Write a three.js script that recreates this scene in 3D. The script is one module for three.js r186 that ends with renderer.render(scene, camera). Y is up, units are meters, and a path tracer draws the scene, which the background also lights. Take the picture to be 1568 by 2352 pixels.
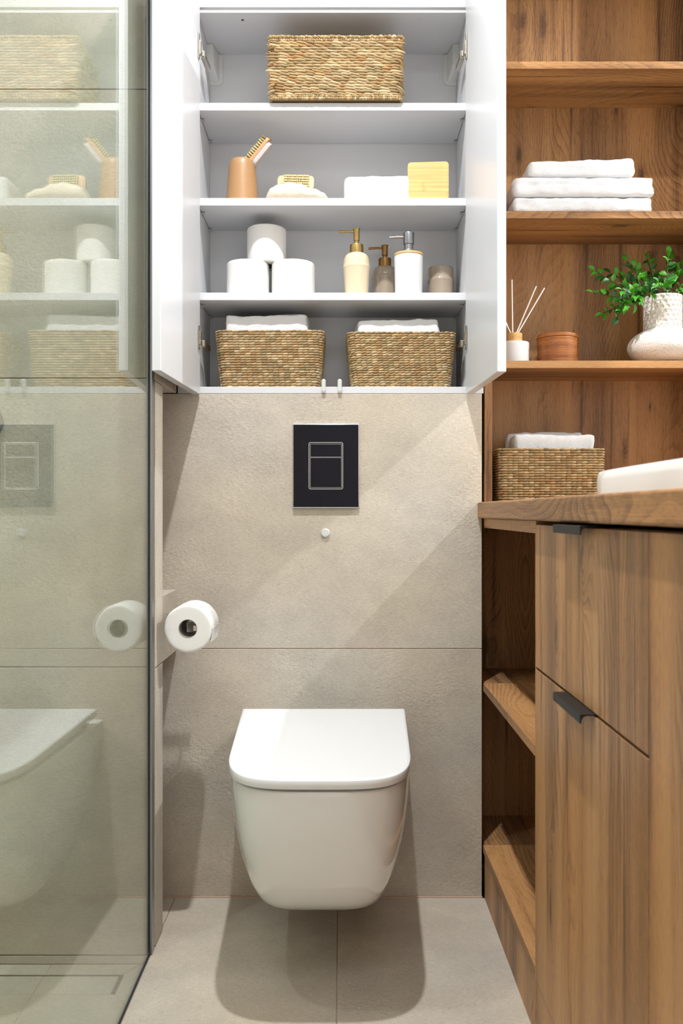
import * as THREE from 'three';
import { RoundedBoxGeometry } from 'three/addons/geometries/RoundedBoxGeometry.js';
import { mergeGeometries, mergeVertices, toCreasedNormals } from 'three/addons/utils/BufferGeometryUtils.js';
import { RectAreaLightUniformsLib } from 'three/addons/lights/RectAreaLightUniformsLib.js';
import { createNoise2D, createNoise3D } from 'simplex-noise';

// ---------------------------------------------------------------- camera, light, exposure
const F = 1999, D = 2.05, EYE = 0.908;                       // focal length in pixels (of a 1568 x 2352 frame), distance to the tiled wall, eye height
const scene = new THREE.Scene();
scene.background = new THREE.Color(0x000000);
const camera = new THREE.PerspectiveCamera(2 * Math.atan(1176 / F) * 180 / Math.PI, 1568 / 2352, 0.05, 20);
camera.position.set(0, EYE, D);
camera.lookAt(0, EYE, 0);
camera.focus = 2.02;
camera.userData.fStop = 6.3;
const renderer = new THREE.WebGLRenderer({ antialias: true });
renderer.toneMapping = THREE.LinearToneMapping;
renderer.toneMappingExposure = 0.77;
renderer.shadowMap.enabled = true;
RectAreaLightUniformsLib.init();
const CEIL = 2.62;
const UNSEEN_DOWNLIGHTS = [
  // x, z, candela, beam angle, penumbra, label
  [-0.04, 0.73, 13.6, 1.34, 0.85, 'small round white downlight in the ceiling above the toilet'],
  [1.9, 0.73, 18, 1.5, 0.2, 'small round white added lamp past the washbasin, in place of a mirrored lamp'],  // added lamp, in place of the toilet lamp mirrored over the basin
  [-0.95, 0.95, 4.0, 1.25, 0.9, 'small round white unseen lamp lighting the shower from its ceiling'],  // unseen, placed to light the shower behind the glass
];
const LAMP_COLOR = new THREE.Color().setRGB(0.955, 0.978, 1.0);
const UNSEEN_WINDOW = { x: 1.15, y: 1.5, z: 2.99, w: 1.0, h: 1.4, power: 0.3 };  // unseen window, placed to light front faces from behind the camera
const UNSEEN_PANEL = { x: 0.1, z: 2.2, w: 1.1, d: 0.9, power: 2.8 };    // unseen ceiling panel behind the camera, placed to light floor and vanity
const UNSEEN_WINDOW_COLOR = new THREE.Color().setRGB(0.97, 0.985, 1.0);

function seeded(a) { return () => { a |= 0; a = a + 0x6D2B79F5 | 0; let t = Math.imul(a ^ a >>> 15, 1 | a); t = t + Math.imul(t ^ t >>> 7, 61 | t) ^ t; return ((t ^ t >>> 14) >>> 0) / 4294967296; }; }
const rnd = seeded(7);
const rr = (a, b) => a + (b - a) * rnd();
const clamp = (x, a = 0, b = 1) => Math.min(b, Math.max(a, x));
const smooth = (a, b, x) => { const t = clamp((x - a) / (b - a)); return t * t * (3 - 2 * t); };
const lerp = (a, b, t) => a + (b - a) * t;
const S = z => F / (D - z);                                   // pixels per metre at depth z
const PX = (px, z) => (px - 784) / S(z);
const PY = (py, z) => EYE - (py - 1176) / S(z);

// ---------------------------------------------------------------- naming helpers
const taken = {};
function numbered(n) { if (!(n in taken)) { taken[n] = 0; return n; } taken[n]++; return `${n}_${String(taken[n]).padStart(3, '0')}`; }
function shade(o) { o.castShadow = true; o.receiveShadow = true; return o; }
function thing(name, label, category, group, pos = [0, 0, 0]) {
  const o = new THREE.Group(); o.name = numbered(name); o.position.set(...pos); scene.add(o);
  o.userData = { label, category }; if (group) o.userData.group = group;
  return o;
}
function single(name, geo, mat, label, category, group) {
  const o = shade(new THREE.Mesh(geo, mat)); o.name = numbered(name); scene.add(o);
  o.userData = { label, category }; if (group) o.userData.group = group;
  return o;
}
function part(name, geo, mat, parent, label) {
  const o = shade(new THREE.Mesh(geo, mat)); o.name = name; parent.add(o); if (label) o.userData.label = label; return o;
}
function structure(name, geo, mat, label, category) {
  const o = geo ? shade(new THREE.Mesh(geo, mat)) : new THREE.Group(); o.name = name; scene.add(o);
  o.userData = { kind: 'structure', label, category }; return o;
}

// ---------------------------------------------------------------- geometry helpers
// texture coordinates in metres, by the main direction of each normal; v runs along the grain axis
function metres(g0, grain = 'y', ou = 0, ov = 0) {
  const g = g0.index ? g0.toNonIndexed() : g0, p = g.attributes.position, n = g.attributes.normal, uv = new Float32Array(p.count * 2), ax = { x: 0, y: 1, z: 2 }[grain];
  for (let t = 0; t < p.count; t += 3) {
    const N = [0, 0, 0]; for (let i = t; i < t + 3; i++) { N[0] += n.getX(i); N[1] += n.getY(i); N[2] += n.getZ(i); }
    const A = N.map(Math.abs), m = A[0] >= A[1] && A[0] >= A[2] ? 0 : A[1] >= A[2] ? 1 : 2, others = [0, 1, 2].filter(k => k !== m);
    const v = others.includes(ax) ? ax : others[1], u = others.find(k => k !== v);
    for (let i = t; i < t + 3; i++) { const P = [p.getX(i), p.getY(i), p.getZ(i)]; uv[2 * i] = P[u] + ou; uv[2 * i + 1] = P[v] + ov; }
  }
  g.setAttribute('uv', new THREE.BufferAttribute(uv, 2));
  return g;
}
function box(x0, x1, y0, y1, z0, z1, r = 0.0012, grain = 'y', ou, ov) {
  const w = x1 - x0, h = y1 - y0, d = z1 - z0;
  const g = r > 0 ? new RoundedBoxGeometry(w, h, d, 1, Math.min(r, w / 2.01, h / 2.01, d / 2.01)) : new THREE.BoxGeometry(w, h, d);
  g.translate((x0 + x1) / 2, (y0 + y1) / 2, (z0 + z1) / 2);
  return metres(g, grain, ou ?? rr(0, 3), ov ?? rr(0, 3));
}
const merge = list => mergeGeometries(list.map(g => { const q = g.index ? g.toNonIndexed() : g; for (const k of Object.keys(q.attributes)) if (!['position', 'normal', 'uv'].includes(k)) q.deleteAttribute(k); return q; }));
function turned(points, seg = 64, n = 90) { return new THREE.LatheGeometry(new THREE.CatmullRomCurve3(points.map(p => new THREE.Vector3(Math.max(p[0], 0.00001), p[1], 0)), false, 'centripetal').getPoints(n).map(p => new THREE.Vector2(Math.max(p.x, 0.00001), p.y)), seg); }
function lathe(points, seg = 48) {                           // [radius, height] pairs, smoothed where given densely
  return new THREE.LatheGeometry(points.map(p => new THREE.Vector2(Math.max(p[0], 0.00001), p[1])), seg);
}
function rounded(points, r = 0.002, n = 4) {                  // rounds the corners of a profile
  const out = [points[0]];
  for (let i = 1; i < points.length - 1; i++) {
    const a = points[i - 1], b = points[i], c = points[i + 1], rad = b[2] ?? r;
    const la = Math.hypot(a[0] - b[0], a[1] - b[1]), lc = Math.hypot(c[0] - b[0], c[1] - b[1]), k = Math.min(rad, la * 0.49, lc * 0.49);
    const p = [b[0] + (a[0] - b[0]) / la * k, b[1] + (a[1] - b[1]) / la * k], q = [b[0] + (c[0] - b[0]) / lc * k, b[1] + (c[1] - b[1]) / lc * k];
    for (let j = 0; j <= n; j++) { const t = j / n; out.push([(1 - t) ** 2 * p[0] + 2 * t * (1 - t) * b[0] + t * t * q[0], (1 - t) ** 2 * p[1] + 2 * t * (1 - t) * b[1] + t * t * q[1]]); }
  }
  out.push(points[points.length - 1]);
  return out;
}
const crease = (g, a = 0.6) => toCreasedNormals(g.scale(1000, 1000, 1000), a).scale(0.001, 0.001, 0.001);   // in millimetres: its merging tolerance is a hundredth of a unit
function tube(points, radius, seg = 24, rad = 8) {
  return new THREE.TubeGeometry(new THREE.CatmullRomCurve3(points.map(p => new THREE.Vector3(...p))), seg, radius, rad, false);
}
function rod(a, b, r, rad = 8, r2) {
  const A = new THREE.Vector3(...a), B = new THREE.Vector3(...b), L = A.distanceTo(B);
  const g = new THREE.CylinderGeometry(r2 ?? r, r, L, rad, 1);
  g.applyQuaternion(new THREE.Quaternion().setFromUnitVectors(new THREE.Vector3(0, 1, 0), B.clone().sub(A).normalize()));
  return g.translate((A.x + B.x) / 2, (A.y + B.y) / 2, (A.z + B.z) / 2);
}
// rings of equally many points joined into one closed skin
function loft(rings, capStart = true, capEnd = true) {
  const n = rings[0].length, pos = [], idx = [];
  for (const r of rings) for (const p of r) pos.push(...p);
  for (let k = 0; k < rings.length - 1; k++) for (let i = 0; i < n; i++) {
    const a = k * n + i, b = k * n + (i + 1) % n, c = a + n, d = b + n;
    idx.push(a, b, d, a, d, c);
  }
  const cap = (k, flip) => {
    const c = pos.length / 3, r = rings[k], m = [0, 1, 2].map(j => r.reduce((s, p) => s + p[j], 0) / n); pos.push(...m);
    for (let i = 0; i < n; i++) { const a = k * n + i, b = k * n + (i + 1) % n; flip ? idx.push(c, b, a) : idx.push(c, a, b); }
  };
  if (capStart) cap(0, true); if (capEnd) cap(rings.length - 1, false);
  const g = new THREE.BufferGeometry();
  g.setAttribute('position', new THREE.Float32BufferAttribute(pos, 3)); g.setIndex(idx); g.computeVertexNormals();
  return g;
}

// ---------------------------------------------------------------- procedural textures
function texture(w, h, wm, hm, fn, srgb = true, mirror = true) {
  const data = new Uint8Array(w * h * 4), o = [0, 0, 0];
  for (let j = 0; j < h; j++) for (let i = 0; i < w; i++) {
    fn(i / w * wm, j / h * hm, o); const k = (j * w + i) * 4;
    data[k] = clamp(o[0], 0, 255); data[k + 1] = clamp(o[1], 0, 255); data[k + 2] = clamp(o[2], 0, 255); data[k + 3] = 255;
  }
  const t = new THREE.DataTexture(data, w, h, THREE.RGBAFormat);
  t.wrapS = t.wrapT = mirror ? THREE.MirroredRepeatWrapping : THREE.RepeatWrapping;
  t.magFilter = THREE.LinearFilter; t.minFilter = THREE.LinearMipmapLinearFilter; t.generateMipmaps = true;
  t.repeat.set(1 / wm, 1 / hm); if (srgb) t.colorSpace = THREE.SRGBColorSpace; t.needsUpdate = true;
  return t;
}
function woodTexture(seed, light, mid, dark, knots, w = 1024, h = 2048, wm = 0.8, hm = 1.6) {
  const n = createNoise2D(seeded(seed)), m = createNoise2D(seeded(seed + 5)), r = seeded(seed + 9), fr = t => t - Math.floor(t);
  const K = []; for (let i = 0; i < knots; i++) K.push([r() * wm, r() * hm, 0.010 + r() * 0.026, (r() < 0.5 ? 1 : -1) * (2.5 + r() * 5), 0.2 + r() * 0.22]);
  return texture(w, h, wm, hm, (u, v, o) => {
    const wpos = u + 0.075 * n(u * 2.4, v * 0.85) + 0.017 * n(u * 8, v * 2.0 + 9) + 0.0009 * m(u * 50, v * 18);
    let t = wpos * 105, core = 0, halo = 0;
    for (const k of K) {
      const du = u - k[0], dv = (v - k[1]) * k[4], d2 = (du * du + dv * dv) / (k[2] * k[2]);
      if (d2 < 9) { t += k[3] * Math.exp(-d2 * 0.7); core += Math.exp(-d2 * 22) * (0.6 + 0.4 * n(u * 300, v * 130)); halo += Math.exp(-d2 * 2.2); }
    }
    const amp = clamp(0.55 + 0.55 * m(u * 5 + 50, v * 0.9), 0.12, 1);
    const ring = Math.pow(fr(t), 3), ring2 = Math.pow(fr(t * 2.3 + 0.4), 4);
    const strip = m(u * 7, v * 0.3) * 0.5 + m(u * 19 + 4, v * 0.5) * 0.32 + n(u * 3, v * 1.1 + 20) * 0.3;
    const fibre = n(u * 330, v * 4) * 0.5 + m(u * 800, v * 12) * 0.5, pore = Math.pow(clamp(n(u * 600 + 7, v * 30) * 0.5 + 0.5), 7);
    const streak = Math.pow(clamp(m(u * 38 + 3, v * 1.3) * 0.5 + 0.5), 8);
    const a = clamp(0.54 + strip * 0.34 - amp * (ring * 0.33 + ring2 * 0.15) + fibre * 0.15 - pore * 0.45 - streak * 0.5 - core * 0.75 - halo * 0.12, 0, 1);
    const hue = 0.05 * m(u * 6 + 30, v * 0.5);
    for (let c = 0; c < 3; c++) o[c] = (a < 0.5 ? lerp(dark[c], mid[c], a * 2) : lerp(mid[c], light[c], a * 2 - 1)) * (1 + (c === 2 ? -hue : c === 0 ? hue * 0.4 : 0));
  });
}
const stoneN = createNoise2D(seeded(31)), stoneM = createNoise2D(seeded(32)), stoneR = seeded(33);
function stoneTexture(tone) {
  return texture(2048, 2048, 1.25, 1.25, (u, v, o) => {
    const cloud = stoneN(u * 3, v * 4) * 0.5 + stoneM(u * 9, v * 13) * 0.3 + stoneN(u * 30, v * 40) * 0.2;
    const grain = stoneM(u * 260, v * 300) * 0.5 + (stoneR() - 0.5) * 1.3;
    const brush = stoneN(u * 60 + 40, v * 190);
    let speck = Math.pow(clamp(stoneN(u * 380 + 9, v * 420) * 0.5 + 0.5), 8) * (0.35 + 0.65 * clamp(stoneM(u * 8, v * 8) + 0.4));
    const hole = Math.pow(clamp(stoneM(u * 190 + 70, v * 210) * 0.5 + 0.5), 46) * 3;
    const k = 1 + cloud * 0.06 + grain * 0.075 + brush * 0.03 - speck * 0.2 - Math.min(hole, 0.25);
    const warm = stoneN(u * 2.2 + 8, v * 2.6) * 0.012;
    o[0] = tone[0] * k * (1 + warm); o[1] = tone[1] * k; o[2] = tone[2] * k * (1 - warm * 1.4);
  });
}
const stoneBump = texture(1024, 1024, 1.25, 1.25, (u, v, o) => {
  const patch = smooth(0.0, 0.55, stoneN(u * 2.6 + 3, v * 2.1) + 0.5 * stoneM(u * 7, v * 6));
  const ridge = 1 - Math.abs(stoneM(u * 24 + 0.3 * stoneN(u * 40, v * 50), v * 30 + 0.3 * stoneM(u * 55, v * 45))), r2 = stoneN(u * 66, v * 74) * 0.5 + stoneM(u * 130, v * 140) * 0.5 + 0.7;
  const h = 0.5 + stoneN(u * 12, v * 16) * 0.13 + stoneM(u * 200, v * 200) * 0.05 + (0.25 + patch * 0.75) * ((ridge - 0.7) * 0.16 + (r2 - 0.7) * 0.26 + stoneM(u * 260, v * 240) * 0.06);
  o[0] = o[1] = o[2] = h * 255;
}, false);
const terryN = createNoise2D(seeded(41)), terryR = seeded(42);
const terryBump = texture(512, 512, 0.16, 0.16, (u, v, o) => { o[0] = o[1] = o[2] = 128 + 70 * terryN(u * 620, v * 620) + 40 * terryN(u * 240, v * 300) + (terryR() - 0.5) * 50; }, false);
const knitBump = texture(512, 512, 0.1, 0.1, (u, v, o) => { const w = terryN(u * 60, v * 60) * 0.0018; o[0] = o[1] = o[2] = 128 + 80 * Math.sin((v + w) * 6.2832 / 0.0032) * Math.sin((u + w) * 6.2832 / 0.0046) + 40 * terryN(u * 500, v * 500); }, false);
const paperBump = texture(512, 512, 0.12, 0.12, (u, v, o) => { const a = Math.sin((u + v) * 6.2832 / 0.007), b = Math.sin((u - v) * 6.2832 / 0.007); o[0] = o[1] = o[2] = 128 + 50 * Math.pow(Math.abs(a * b), 0.5) + 20 * terryN(u * 400, v * 400); }, false);
const whiteGrain = texture(256, 256, 0.2, 0.2, (u, v, o) => { o[0] = o[1] = o[2] = 128 + 60 * terryN(u * 900, v * 300) + (terryR() - 0.5) * 40; }, false);
const pumiceTex = texture(256, 256, 0.06, 0.06, (u, v, o) => { const p = Math.pow(clamp(terryN(u * 900, v * 900) * 0.5 + 0.5), 3); const k = 205 - 110 * p; o[0] = k; o[1] = k - 8; o[2] = k - 10; });
const cupTex = texture(256, 256, 0.1, 0.1, (u, v, o) => { const k = 1 + (terryR() - 0.5) * 0.16 + 0.05 * terryN(u * 500, v * 500); o[0] = 168 * k; o[1] = 127 * k; o[2] = 86 * k; });
const speckTex = texture(1024, 1024, 0.25, 0.25, (u, v, o) => { const s = Math.pow(clamp(terryN(u * 330, v * 330) * 0.5 + 0.5), 16) * 2.4; const k = 1 - Math.min(0.75, s); o[0] = 236 * k + 18 * (1 - k); o[1] = 230 * k; o[2] = 222 * k; });
const bambooN = createNoise2D(seeded(51));
const bambooTex = texture(512, 512, 0.2, 0.2, (u, v, o) => {
  const f = bambooN(u * 500, v * 9) * 0.05 + bambooN(u * 90, v * 3) * 0.06, node = Math.exp(-((((v + 0.004 * bambooN(u * 200, 2)) % 0.16 - 0.07) / 0.0035) ** 2)) * (0.5 + 0.5 * bambooN(u * 240, v * 60));
  const k = 1 + f - node * 0.14; o[0] = 224 * k; o[1] = 177 * k * (1 - node * 0.08); o[2] = 110 * k * (1 - node * 0.1);
});
const acaciaTex = woodTexture(77, [226, 160, 88], [198, 124, 60], [110, 62, 28], 2, 512, 512, 0.2, 0.2);

// ---------------------------------------------------------------- materials
const std = (o) => new THREE.MeshStandardMaterial(o);
const phys = (o) => new THREE.MeshPhysicalMaterial(o);
const lin = (r, g, b) => new THREE.Color().setRGB(r, g, b);
const woodA = woodTexture(101, [206, 160, 108], [170, 124, 76], [92, 61, 36], 15);
const woodB = woodTexture(202, [214, 168, 117], [184, 136, 89], [108, 75, 48], 8);
const M = {
  stone: std({ map: stoneTexture([195, 185, 170]), bumpMap: stoneBump, bumpScale: 0.0013, roughness: 0.82 }),
  grout: std({ color: 0xc6ad9a, roughness: 0.95 }),
  plaster: std({ color: 0xe9e6e0, roughness: 0.9 }),
  ceiling: std({ color: 0xf2f0ec, roughness: 0.9 }),
  woodPanel: phys({ map: woodA, roughness: 0.5, bumpMap: woodA, bumpScale: 0.0004 }),
  woodFront: phys({ map: woodB, roughness: 0.46, bumpMap: woodB, bumpScale: 0.0004 }),
  white: phys({ color: 0xd6d7da, roughness: 0.32, bumpMap: whiteGrain, bumpScale: 0.00008 }),
  whiteMatt: phys({ color: 0xd3d4d7, roughness: 0.55, bumpMap: whiteGrain, bumpScale: 0.0001 }),
  plastic: phys({ color: 0xd9dad8, roughness: 0.4 }),
  clearPlastic: phys({ color: 0xf4f6f4, roughness: 0.3, transmission: 0.45, thickness: 0 }),
  ceramic: phys({ color: 0xececec, roughness: 0.06, clearcoat: 0.6, clearcoatRoughness: 0.03 }),
  lid: phys({ color: 0xe7e8ea, roughness: 0.2 }),
  chrome: std({ color: 0xd8dadd, metalness: 1, roughness: 0.12 }),
  nickel: std({ color: 0xb9b3a6, metalness: 1, roughness: 0.25 }),
  brushed: std({ color: 0x9a9c9f, metalness: 1, roughness: 0.32 }),
  alu: std({ color: 0x9c9ea2, metalness: 1, roughness: 0.3 }),
  pin: std({ color: 0xa4a9ae, roughness: 0.5 }),
  seal: std({ color: 0x2b3038, roughness: 0.4 }),
  blackChrome: std({ color: 0x2a2a31, metalness: 1, roughness: 0.03 }),
  blackMetal: std({ color: 0x1b1b1c, metalness: 0.3, roughness: 0.5 }),
  gold: std({ color: 0xb59a62, metalness: 1, roughness: 0.35 }),
  bronze: std({ color: 0x9a7648, metalness: 1, roughness: 0.35 }),
  cream: phys({ color: 0xdccbab, roughness: 0.12, clearcoat: 0.5 }),
  taupe: phys({ color: 0xa79784, roughness: 0.12, clearcoat: 0.5 }),
  whitePlastic: phys({ color: 0xe8e8e8, roughness: 0.35 }),
  bamboo: phys({ map: bambooTex, roughness: 0.5 }),
  cup: phys({ map: cupTex, roughness: 0.4 }),
  brushWood: phys({ color: 0xbb8a60, roughness: 0.4 }),
  paleWood: phys({ color: 0xdcaf83, roughness: 0.5 }),
  bristle: std({ color: 0xc3b27c, roughness: 0.7 }),
  pumice: std({ map: pumiceTex, roughness: 0.95 }),
  sisal: std({ color: 0xebdcc6, roughness: 1, bumpMap: knitBump, bumpScale: 0.0012 }),
  towel: phys({ color: 0xe9e9ea, roughness: 1, bumpMap: terryBump, bumpScale: 0.0016, sheen: 0.3, sheenRoughness: 0.9, sheenColor: 0xffffff }),
  paper: std({ color: 0xe7e5e1, roughness: 1, bumpMap: paperBump, bumpScale: 0.0005 }),
  paperEnd: std({ color: 0xf0ebe0, roughness: 1 }),
  core: std({ color: 0x9b9489, roughness: 0.8 }),
  weave: std({ color: 0xffffff, vertexColors: true, roughness: 0.75 }),
  weaveInside: std({ color: 0xb2956a, roughness: 1 }),
  acacia: phys({ map: acaciaTex, roughness: 0.4 }),
  vase: phys({ map: speckTex, roughness: 0.5 }),
  reed: std({ color: 0xf1ece6, roughness: 0.8 }),
  leaf: phys({ color: 0x4aa31a, roughness: 0.42, transmission: 0.25, thickness: 0 }),
  leafPale: phys({ color: 0x7cc46a, roughness: 0.42, transmission: 0.25, thickness: 0 }),
  leafDark: phys({ color: 0x1f5d12, roughness: 0.42, transmission: 0.2, thickness: 0 }),
  stem: std({ color: 0x2f4a1c, roughness: 0.7 }),
  glass: phys({ color: lin(0.9, 0.95, 0.925), roughness: 0, transmission: 1, thickness: 0, ior: 1.52 }),
  glassEdge: phys({ color: 0x5f7a70, roughness: 0.15 }),
  lampGlow: std({ color: 0xffffff, emissive: LAMP_COLOR, emissiveIntensity: 4 }),
  unseenWindowGlow: std({ color: 0xffffff, emissive: UNSEEN_WINDOW_COLOR, emissiveIntensity: 0.6 }),
  unseenPanelGlow: std({ color: 0xffffff, emissive: LAMP_COLOR, emissiveIntensity: 2 }),
  drain: std({ color: 0x3a3d3b, metalness: 0.6, roughness: 0.4 }),
};

// ---------------------------------------------------------------- the room
const RX0 = -1.35, RX1 = 2.75, RZ1 = 3.0;  // right end widened to make room for the added lamp
const XP = -0.388;                                            // right face of the partition beside the toilet
const XW = 0.3315;                                            // right end of the tiled wall
const TOPW = 1.186;                                           // top of the tiled wall
const GAP = 0.0009;
function tileRow(parent, list, depth = 0.009) { for (const [x0, x1, y0, y1, z0, z1] of list) part('tile', box(x0 + GAP, x1 - GAP, y0 + GAP, y1 - GAP, z0, z1, 0.0012, 'y'), M.stone, parent); }

{ // back wall: tiled boxing behind the toilet, plaster beyond
  const w = structure('wall_back', null, null, 'beige stone tiled wall behind the toilet', 'wall');
  part('grout', box(-0.72, XW - 0.004, 0, TOPW + 0.0005, -0.2, -0.0022, 0), M.grout, w);
  const T = 0.009;
  part('tile', box(-0.72, XW - GAP, 0.002 + GAP, 0.586 - GAP, -T, 0, 0.0012, 'y', 0.8, 0.3), M.stone, w);
  part('tile', box(-0.72, XW - GAP, 0.586 + GAP, TOPW + 0.001, -T, 0, 0.0012, 'y', 0.8, -0.55), M.stone, w);
  for (const [y0, y1] of [[0.002, 0.586], [0.586, TOPW]]) part('tile', box(XW - 0.003, XW, y0 + GAP, y1 - GAP, -0.19, -T - 0.0005, 0.0008), M.stone, w);
  part('plaster', box(RX0 - 0.1, RX1 + 0.1, -0.1, CEIL + 0.1, -0.34, -0.215, 0), M.plaster, w);
  part('plaster', box(RX0, -0.402, TOPW + 0.004, CEIL, -0.21, -0.012, 0), M.plaster, w);
  part('plaster', box(0.93, RX1, 0, CEIL, -0.21, 0, 0), M.plaster, w);
}
{ // partition between toilet and shower, with two openings behind its front leg
  const w = structure('wall_partition', null, null, 'narrow stone tiled partition wall between toilet and shower', 'wall');
  const T = 0.009, Z0 = 0.16, Z1 = 0.243;
  part('core', box(RX0, XP - T, -0.04, CEIL, Z0 + T, Z1 - T, 0), M.grout, w);
  for (const [y0, y1] of [[0.002, 0.582], [0.582, 1.182], [1.182, 1.782], [1.782, 2.382], [2.382, CEIL]]) part('tile', box(XP - T, XP, y0 + GAP, y1 - GAP, Z0, Z1 - T, 0.001), M.stone, w);
  part('tile', box(RX0, XP - 0.0105, -0.0305, -0.0142, Z1 - T, Z1, 0.001), M.stone, w);
  for (const [y0, y1] of [[-0.012, 0.586], [0.586, 1.186], [1.186, 1.786], [1.786, 2.386], [2.386, CEIL]]) part('tile', box(RX0, XP - 0.0105, y0 + GAP, y1 - GAP, Z1 - T, Z1, 0.001), M.stone, w);
  part('grout', box(XP - 0.3, XP - T, 0.584, 0.724, 0.005, Z0, 0), M.grout, w);
  part('tile', box(XP - T, XP, 0.583, 0.726, 0.003, Z0 - GAP, 0.001), M.stone, w);
  part('tile', box(XP - 0.3, XP - T - 0.0005, 0.717, 0.726, 0.003, Z0 - GAP, 0.001), M.stone, w);
  part('tile', box(XP - T, XP, TOPW + 0.002, 1.9, 0.003, Z0 - GAP, 0.001), M.stone, w);
  part('tile', box(XP - 0.3, XP - T - 0.0005, TOPW + 0.002, TOPW + 0.011, 0.003, Z0 - GAP, 0.001), M.stone, w);
  part('grout', box(XP - 0.3, XP - T, TOPW + 0.011, CEIL, 0.005, Z0, 0), M.grout, w);
  part('plaster', box(-0.74, -0.72, 0, CEIL, -0.2, Z0, 0), M.plaster, w);
}
{ // floor of the toilet side
  const w = structure('floor', null, null, 'beige stone tiled bathroom floor', 'floor');
  part('grout', box(-0.392, RX1, -0.1, -0.0022, 0, RZ1, 0), M.grout, w);
  part('grout', box(-0.72, -0.3925, -0.1, -0.0022, 0, 0.16, 0), M.grout, w); tileRow(w, [[-0.72, -0.392, -0.009 - GAP, GAP, 0.002, 0.168]]);
  part('grout', box(-0.72, XW, -0.004, 0.0032, -0.0015, 0.0032, 0.0008), M.grout, w);
  const xs = [-0.392, -0.0085, 0.5915, 1.1915, 1.7915, 2.3915, RX1], zs = [0, 0.6, 1.2, 1.8, 2.4, RZ1];
  for (let i = 0; i < xs.length - 1; i++) for (let j = 0; j < zs.length - 1; j++) tileRow(w, [[xs[i], xs[i + 1], -0.009 - GAP, GAP, zs[j] + (j ? GAP : 0.002), zs[j + 1] - GAP]]);
}
{ // shower floor, a little lower, with a tiled linear drain
  const w = structure('floor_shower', null, null, 'lower stone tiled shower floor with a linear drain', 'floor');
  part('grout', box(RX0, -0.393, -0.12, -0.0315, 0.243, RZ1, 0), M.grout, w);
  const flat = (pts) => { const s = new THREE.Shape(pts.map(p => new THREE.Vector2(p[0], -p[1]))); const g = new THREE.ExtrudeGeometry(s, { depth: 0.006, bevelEnabled: true, bevelThickness: 0.001, bevelSize: 0.001, bevelSegments: 1 }); g.rotateX(-Math.PI / 2); g.translate(0, -0.037, 0); return metres(g, 'z', rr(0, 2), rr(0, 2)); };
  const q = 0.002, jx = -0.60, dx = -0.447, zA = 0.247, zB = 0.285, zC = 0.292, zD = 0.356;
  part('tile', flat([[RX0, zA], [jx - q, zA], [jx - q, zB - q], [RX0, zB - q]]), M.stone, w);
  part('tile', flat([[jx + q, zA], [-0.418, zA], [dx + 0.002, zB - q], [jx + q, zB - q]]), M.stone, w);
  part('tile', flat([[-0.412, zA + 0.002], [-0.396, zA + 0.002], [-0.396, 0.7], [-0.403, 0.7], [-0.403, 0.40], [dx + 0.008, zD + q], [dx + 0.008, zB]]), M.stone, w);
  part('tile', flat([[RX0, zC], [jx - q, zC], [jx - q, zD - q], [RX0, zD - q]]), M.stone, w);
  part('tile', flat([[jx + q, zC], [dx - 0.004, zC], [dx - 0.004, zD - q], [jx + q, zD - q]]), M.stone, w);
  part('tile', flat([[RX0, zD + q], [jx - q, zD + q], [jx - q, 0.96], [RX0, 0.96]]), M.stone, w);
  part('tile', flat([[jx + q, zD + q], [dx + 0.004, zD + q], [-0.407, 0.404], [-0.407, 0.96], [jx + q, 0.96]]), M.stone, w);
  part('tile', flat([[RX0, 0.965], [-0.407, 0.965], [-0.407, RZ1], [RX0, RZ1]]), M.stone, w);
  part('drain_channel', merge([box(RX0, dx + 0.002, -0.0345, -0.0312, zB - 0.0005, zC - 0.002, 0), box(dx - 0.002, dx + 0.006, -0.0345, -0.0312, zB, zD, 0)]), M.drain, w, 'dark metal drain slot');
}
structure('ceiling', box(RX0 - 0.1, RX1 + 0.1, CEIL, CEIL + 0.1, -0.34, RZ1 + 0.1, 0), M.ceiling, 'white painted ceiling', 'ceiling');
structure('wall_left', box(RX0 - 0.1, RX0, -0.12, CEIL, -0.2, RZ1 + 0.1, 0), M.stone, 'stone coloured wall on the far side of the shower', 'wall');
structure('added_wall_right', box(RX1, RX1 + 0.1, -0.12, CEIL, -0.2, RZ1 + 0.1, 0), M.plaster, 'white painted added side wall beyond the added lamp', 'wall');  // added wall, set far out so the added lamp stands inside
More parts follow.
